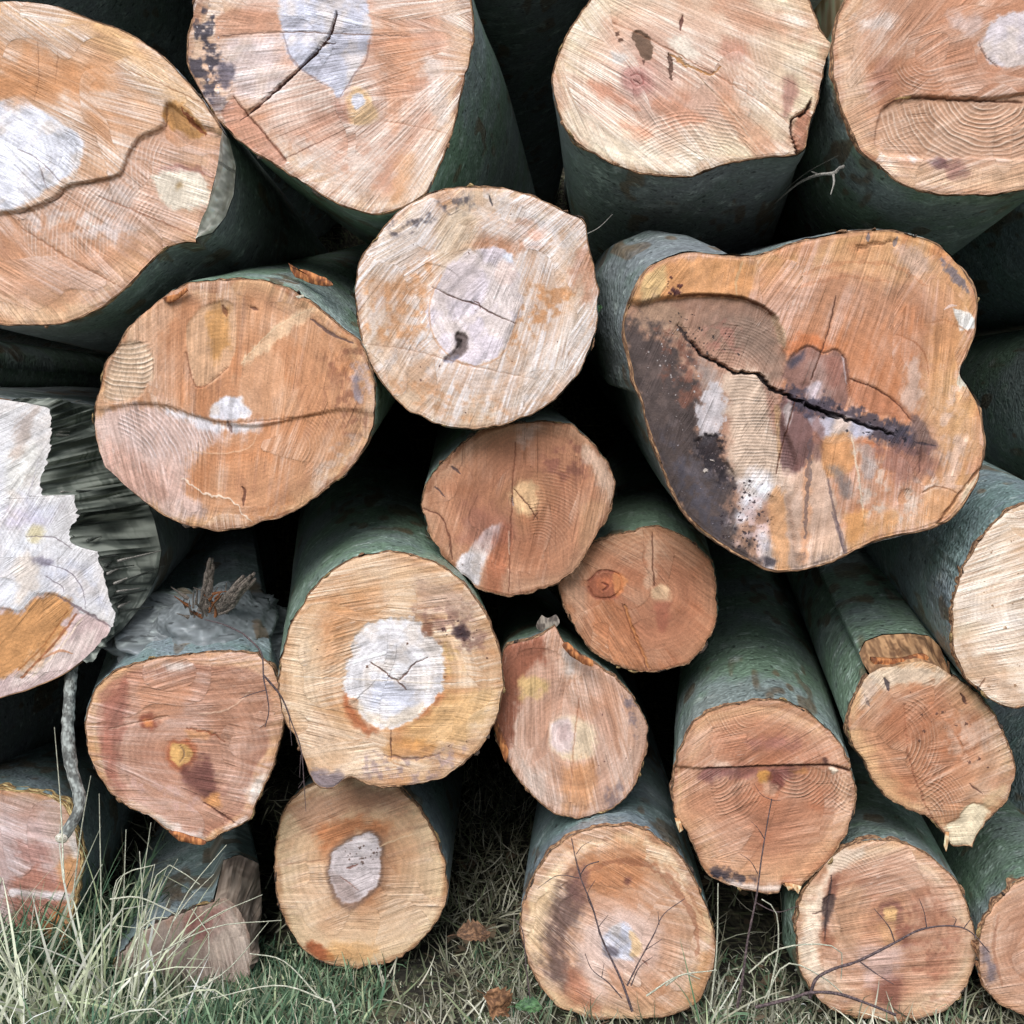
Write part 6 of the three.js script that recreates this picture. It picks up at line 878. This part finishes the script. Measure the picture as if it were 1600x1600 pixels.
function piece(name, label, category, pts, z, thick, material, bend) { const base = pt(pts[0], pts[1], z), t = thing(name, label, category, null, base); part(t, name === 'fallen_leaf' ? 'blade' : 'chip', slab(pts, z, thick, base, bend), material); return t; }
piece('bark_flake', 'curled orange bark flake lying on top of the orange log with the leaf mark', 'bark flake', [447, 408, 455, 418, 475, 422, 500, 432, 512, 436, 524, 446, 518, 449, 495, 446, 470, 436, 456, 428], -0.02, 0.008, MAT.flake, 0.5);
piece('bark_flake', 'small pale sliver on the top rim of the orange log', 'bark flake', [462, 462, 474, 460, 476, 465, 466, 467], 0.1, 0.004, MAT.raw);
piece('bark_flake', 'torn orange bark tatter on the upper left rim of the orange log', 'bark flake', [252, 466, 262, 462, 278, 460, 292, 450, 296, 454, 280, 466, 262, 474], 0.09, 0.005, MAT.flake);
piece('bark_flake', 'brown torn bark strip at the top right of the peaked log', 'bark flake', [878, 1010, 888, 1004, 905, 1022, 925, 1030, 926, 1040, 910, 1036, 890, 1024], 0.02, 0.006, MAT.flake);
piece('bark_flake', 'orange crumbling bark tatter in the notch of the log at right', 'bark flake', [1362, 1028, 1400, 1030, 1440, 1020, 1446, 1030, 1410, 1040, 1376, 1046], 0.03, 0.012, MAT.flake, 0.1);
piece('wood_chip', 'pale splinter hanging below the tip of the notched log', 'wood chip', [1477, 1300, 1483, 1300, 1482, 1312, 1479, 1330, 1475, 1322], 0.05, 0.003, SPLIT.cream);
piece('wood_chip', 'pale splinter on the lower left rim of the rusty stepped log', 'wood chip', [1054, 1278, 1062, 1280, 1068, 1296, 1062, 1300, 1058, 1290], 0.062, 0.003, SPLIT.cream);
piece('wood_chip', 'torn pale splinter at the lower right rim of the rusty stepped log', 'wood chip', [1226, 1380, 1238, 1380, 1252, 1384, 1246, 1396, 1240, 1386, 1232, 1392], 0.062, 0.004, SPLIT.cream);
piece('bark_flake', 'grey frayed wood flap between cream peak and small reddish log', 'bark flake', [838, 978, 846, 962, 856, 966, 868, 960, 874, 972, 862, 984, 848, 988], -0.06, 0.006, MAT.stub);
piece('bark_flake', 'dark rusty bark rag hanging from the lower edge of the flat-topped log', 'bark flake', [262, 1300, 285, 1304, 322, 1312, 318, 1318, 280, 1314], 0.01, 0.006, MAT.flake);
piece('bark_flake', 'dark orange bark lip at the lower left of the peaked log', 'bark flake', [770, 1130, 777, 1128, 786, 1150, 794, 1172, 790, 1190, 782, 1170], -0.01, 0.006, MAT.flake);

// a leaf blade: pointed oval of given size round its midrib, waved, curled and lying at its own angle
function leaf(label, X, Y, z, len, wid, rot, material, curl, tear = 0) {
  const base = pt(X, Y, z), t = thing('fallen_leaf', label, 'leaf', null, base), pos = [], uv = [], idx = [], A = 14, B = 8, s = rnd() * 40;
  for (let i = 0; i <= A; i++) for (let j = 0; j <= B; j++) { const u = i / A, v = j / B * 2 - 1, hw = wid * Math.pow(Math.sin(Math.PI * (0.03 + 0.94 * u)), 0.8) * (1 + 0.16 * Math.sin(u * 40 + (v > 0 ? 1 : 0))) * (tear && v > 0 ? 1 - tear * vn(u * 6 + s, 2) : 1); pos.push((u - 0.5) * len, Math.abs(v) * hw * curl + (vn(u * 5 + s, v * 3) - 0.5) * len * 0.16 + Math.sin(u * 3) * len * 0.1 * curl, v * hw); uv.push(u, v * 0.5); }
  for (let i = 0; i < A; i++) for (let j = 0; j < B; j++) { const a = i * (B + 1) + j; idx.push(a, a + 1, a + B + 1, a + 1, a + B + 2, a + B + 1); }
  const g = geo(pos, idx, uv); g.rotateX(rot[0]); g.rotateY(rot[1]); g.rotateZ(rot[2]);
  part(t, 'blade', g, material);
  part(t, 'stalk', rod([new THREE.Vector3(-len / 2, 0, 0), new THREE.Vector3(-len * 0.65, 0.004, 0.002), new THREE.Vector3(-len * 0.8, 0.002, 0.004)].map((p) => p.applyEuler(new THREE.Euler(...rot, 'ZYX'))), 0.0012, 0.0009, { n: 5, m: 4 }), material);
}
leaf('brown dead leaf lying in the straw between the two bottom logs', 740, 1460, -0.06, 0.075, 0.026, [0.6, 0.3, -0.1], MAT.brownLeaf, 0.3, 0.5);
leaf('orange torn leaf standing at the bottom edge left of the dark-banded log', 776, 1568, 0.14, 0.085, 0.032, [1.0, 0.5, -0.9], MAT.leaf, 0.35, 0.6);
leaf('green leaf lying at the bottom edge beside the orange torn leaf', 826, 1574, 0.15, 0.055, 0.016, [0.5, 0.2, -0.15], MAT.ivy, 0.4);
leaf('small green leaf on the right side of the round pale log', 936, 483, 0.03, 0.02, 0.008, [0.9, 0.4, 1.2], MAT.ivy, 0.3);

// ---------------------------------------------------------------- grass: lush tufts at the left, straw in the middle and at the right
function bladeGeo(bend, w, segs = 6, fold = 0) {
  const pos = [], idx = [];
  for (let i = 0; i <= segs; i++) { const t = i / segs, ww = w * (1 - t * t * 0.92), a = bend * t, y = fold && t > fold ? fold - (t - fold) * 0.25 : Math.cos(a * 0.8) * t, z = fold && t > fold ? Math.sin(bend) * fold * 0.4 + (t - fold) : Math.sin(a) * t * 0.75; pos.push(-ww, y, z, ww, y, z + ww * 0.5); }
  for (let i = 0; i < segs; i++) { const a = i * 2; idx.push(a, a + 1, a + 2, a + 1, a + 3, a + 2); }
  return geo(pos, idx);
}
const blades = [bladeGeo(0.5, 0.0052), bladeGeo(1.1, 0.0045), bladeGeo(1.7, 0.0048), bladeGeo(0.8, 0.004, 7, 0.62)];
const grassMat = () => new THREE.MeshPhysicalMaterial({ color: 0xffffff, roughness: 0.7, side: THREE.DoubleSide, specularIntensity: 0.4 });
function grass(name, label, count, place, colours) {
  const t = new THREE.Group(); t.name = name; Object.assign(t.userData, { label, category: 'grass', kind: 'stuff' }); scene.add(t);
  const per = blades.map(() => []);
  for (let i = 0; i < count; i++) { const p = place(i); if (p) per[Math.floor(rnd() * blades.length)].push(p); }
  const m4 = new THREE.Matrix4(), q = new THREE.Quaternion(), e = new THREE.Euler(), s = new THREE.Vector3(), v = new THREE.Vector3();
  per.forEach((list, k) => {
    if (!list.length) return;
    const im = shadows(new THREE.InstancedMesh(blades[k], grassMat(), list.length)); im.name = 'blade';
    list.forEach((p, i) => {
      e.set(p.lean * Math.cos(p.yaw * 3), p.yaw, p.lean * Math.sin(p.yaw * 5), 'YXZ'); q.setFromEuler(e); v.set(p.x, p.y ?? 0, p.z); s.set(p.w ?? 1, p.h, p.h);
      im.setMatrixAt(i, m4.compose(v, q, s));
      const c = colours[Math.floor(Math.pow(rnd(), p.bias ?? 1) * colours.length * 0.999)], f = rr(0.75, 1.2); im.setColorAt(i, lin(clamp(c[0] * f, 0, 250), clamp(c[1] * f, 0, 250), clamp(c[2] * f, 0, 250)));
    });
    im.instanceMatrix.needsUpdate = true; t.add(im);
  });
  return t;
}
const G = { green: [[88, 116, 86], [104, 130, 100], [126, 146, 116], [76, 104, 82]], pale: [[190, 194, 164], [210, 212, 186], [226, 226, 208], [164, 174, 136]], straw: [[156, 154, 130], [178, 176, 154], [204, 200, 180], [130, 126, 104], [108, 106, 88], [122, 130, 100]] };
const clump = (x, s) => 0.25 + 1.1 * sstep(0.35, 0.7, fbm(x * 5 + s, s * 3, 2));
// tall at the left edge, dipping in front of the low bluish log, short before the log with the grey heart
const tall = (x) => 0.4 + 0.3 * sstep(-0.4, -0.58, x) + 0.75 * sstep(-0.62, -0.95, x) + 0.3 * sstep(0.2, 0, Math.abs(x + 0.82));
grass('grass', 'green tufted grass in front of the logs at the lower left', 9500, () => {
  const x = rr(-1.3, -0.28), z = rr(-0.3, 0.36), w = sstep(-0.2, -0.5, x);
  if (rnd() > 0.3 + 0.7 * w) return null;
  return { x, z, h: rr(0.07, 0.19) * tall(x) * clump(x + z, 1) * 0.9 + 0.025, yaw: rr(0, 6.28), lean: rr(0.1, 0.8), w: rr(0.35, 0.75) };
}, [...G.green, ...G.green, ...G.green, G.pale[3], G.pale[0]]);
grass('pale_grass', 'bleached grass blades mixed through the tufts at the lower left', 1100, () => {
  const x = rr(-1.3, -0.34), z = rr(-0.05, 0.38), w = sstep(-0.28, -0.55, x);
  if (rnd() > 0.2 + 0.8 * w) return null;
  return { x, z, h: rr(0.08, 0.24) * tall(x) * clump(x + z, 4) + 0.03, yaw: rr(0, 6.28), lean: rr(0.3, 1.25), w: rr(0.4, 0.85) };
}, G.pale);
grass('dry_grass', 'flattened straw and dead grass on the ground between and before the bottom logs', 19000, () => {
  const x = rr(-1.2, 1.25), z = rr(-1.6, 0.4), gap = x > -0.18 && x < 0.06 ? 1 : z > -0.1 ? 0.7 : 0.15;
  if (rnd() > gap) return null;
  return { x, z, y: rr(0, 0.02), h: rr(0.04, 0.13), yaw: rr(0, 6.28), lean: rr(1.15, 1.65), w: rr(0.28, 0.5) };
}, G.straw);
grass('short_grass', 'short green and bleached grass along the foot of the stack at right', 6000, () => {
  const x = rr(-0.35, 1.25), z = rr(-0.25, 0.36), c = clump(x * 1.6, 9), gap = x > 0.38 && x < 0.62 ? 1 : 0.5;
  if (rnd() > gap) return null;
  return { x, z, h: rr(0.03, 0.11) * c * (gap === 1 ? 1.5 : 0.8) + 0.015, yaw: rr(0, 6.28), lean: rr(0.15, 1.1), w: rr(0.3, 0.6) };
}, [...G.pale, ...G.straw, ...G.green, G.green[1], G.green[2]]);
{
  const m = shadows(new THREE.InstancedMesh(blades[1], new THREE.MeshStandardMaterial({ color: 0xffffff, roughness: 0.9, side: THREE.DoubleSide }), 260)), m4 = new THREE.Matrix4(), q = new THREE.Quaternion();
  for (let i = 0; i < 260; i++) { q.setFromEuler(new THREE.Euler(rr(1.2, 1.7), rr(0, 6.28), rr(-0.3, 0.3), 'YXZ')); m.setMatrixAt(i, m4.compose(new THREE.Vector3(rr(-0.45, 1.2), rr(0.005, 0.03), rr(-0.9, 0.36)), q, new THREE.Vector3(rr(2, 4.5), rr(0.03, 0.06), rr(0.03, 0.06)))); const f = rr(0.7, 1.2); m.setColorAt(i, lin(116 * f, 98 * f, 78 * f)); }
  m.name = 'leaf_litter'; Object.assign(m.userData, { label: 'dull brown dead leaf litter strewn under the straw before the stack', category: 'leaf litter', kind: 'stuff' }); scene.add(m);
}
// long single stems standing clear of the tufts
{
  const list = [[160, 1550, 158, 1400, 155, 1240], [175, 1560, 190, 1450, 197, 1296], [205, 1560, 215, 1440, 236, 1285], [195, 1580, 222, 1430, 218, 1330], [100, 1380, 95, 1260, 85, 1136], [112, 1420, 128, 1290, 142, 1212], [215, 1560, 225, 1440, 242, 1350], [240, 1520, 290, 1400, 354, 1320], [200, 1500, 240, 1410, 278, 1342], [270, 1440, 300, 1400, 334, 1366], [170, 1500, 180, 1380, 190, 1368], [60, 1560, 90, 1480, 160, 1350], [260, 1500, 320, 1440, 410, 1398], [210, 1510, 330, 1450, 440, 1438], [40, 1560, 50, 1440, 55, 1400], [230, 1580, 330, 1480, 300, 1420], [280, 1560, 350, 1520, 420, 1440]];
  const gs = list.map(([a, b, c, d, e, f], i) => rod([pt(a, b, 0.16 + (i % 5) * 0.02), pt(c, d, 0.15 + (i % 4) * 0.02), pt(e, f, 0.13 + (i % 3) * 0.03)], 0.0019, 0.0007, { n: 8, m: 4, knob: 0.1 }));
  const bent = [[215, 1560, 225, 1440, 258, 1352, 312, 1382], [170, 1480, 190, 1370, 240, 1352], [172, 1405, 215, 1402, 258, 1420, 276, 1430], [220, 1450, 242, 1435, 262, 1434], [500, 1560, 440, 1500, 390, 1490], [520, 1568, 440, 1540, 330, 1560], [1110, 1580, 1120, 1480, 1122, 1380], [1200, 1560, 1216, 1480, 1210, 1420, 1190, 1405], [1170, 1520, 1220, 1482, 1312, 1484, 1314, 1530], [1195, 1560, 1230, 1506, 1290, 1530, 1320, 1556], [1040, 1540, 1070, 1522, 1094, 1530], [1010, 1556, 1060, 1525, 1120, 1516]];
  bent.forEach((p, i) => { const v = []; for (let k = 0; k < p.length; k += 2) v.push(pt(p[k], p[k + 1], 0.17 + (i % 4) * 0.02)); gs.push(rod(v, 0.002, 0.001, { n: 10, m: 4, knob: 0.1 })); });
  const m = shadows(new THREE.Mesh(mergeGeometries(gs), fibreMat(fibreTex([178, 178, 156], [208, 208, 188], [146, 146, 122], 18, 6, 30), 0.001))); m.name = 'tall_grass_stems';
  Object.assign(m.userData, { label: 'long bleached grass stems standing up in front of the lower logs', category: 'grass', kind: 'stuff' }); scene.add(m);
}

renderer.render(scene, camera);
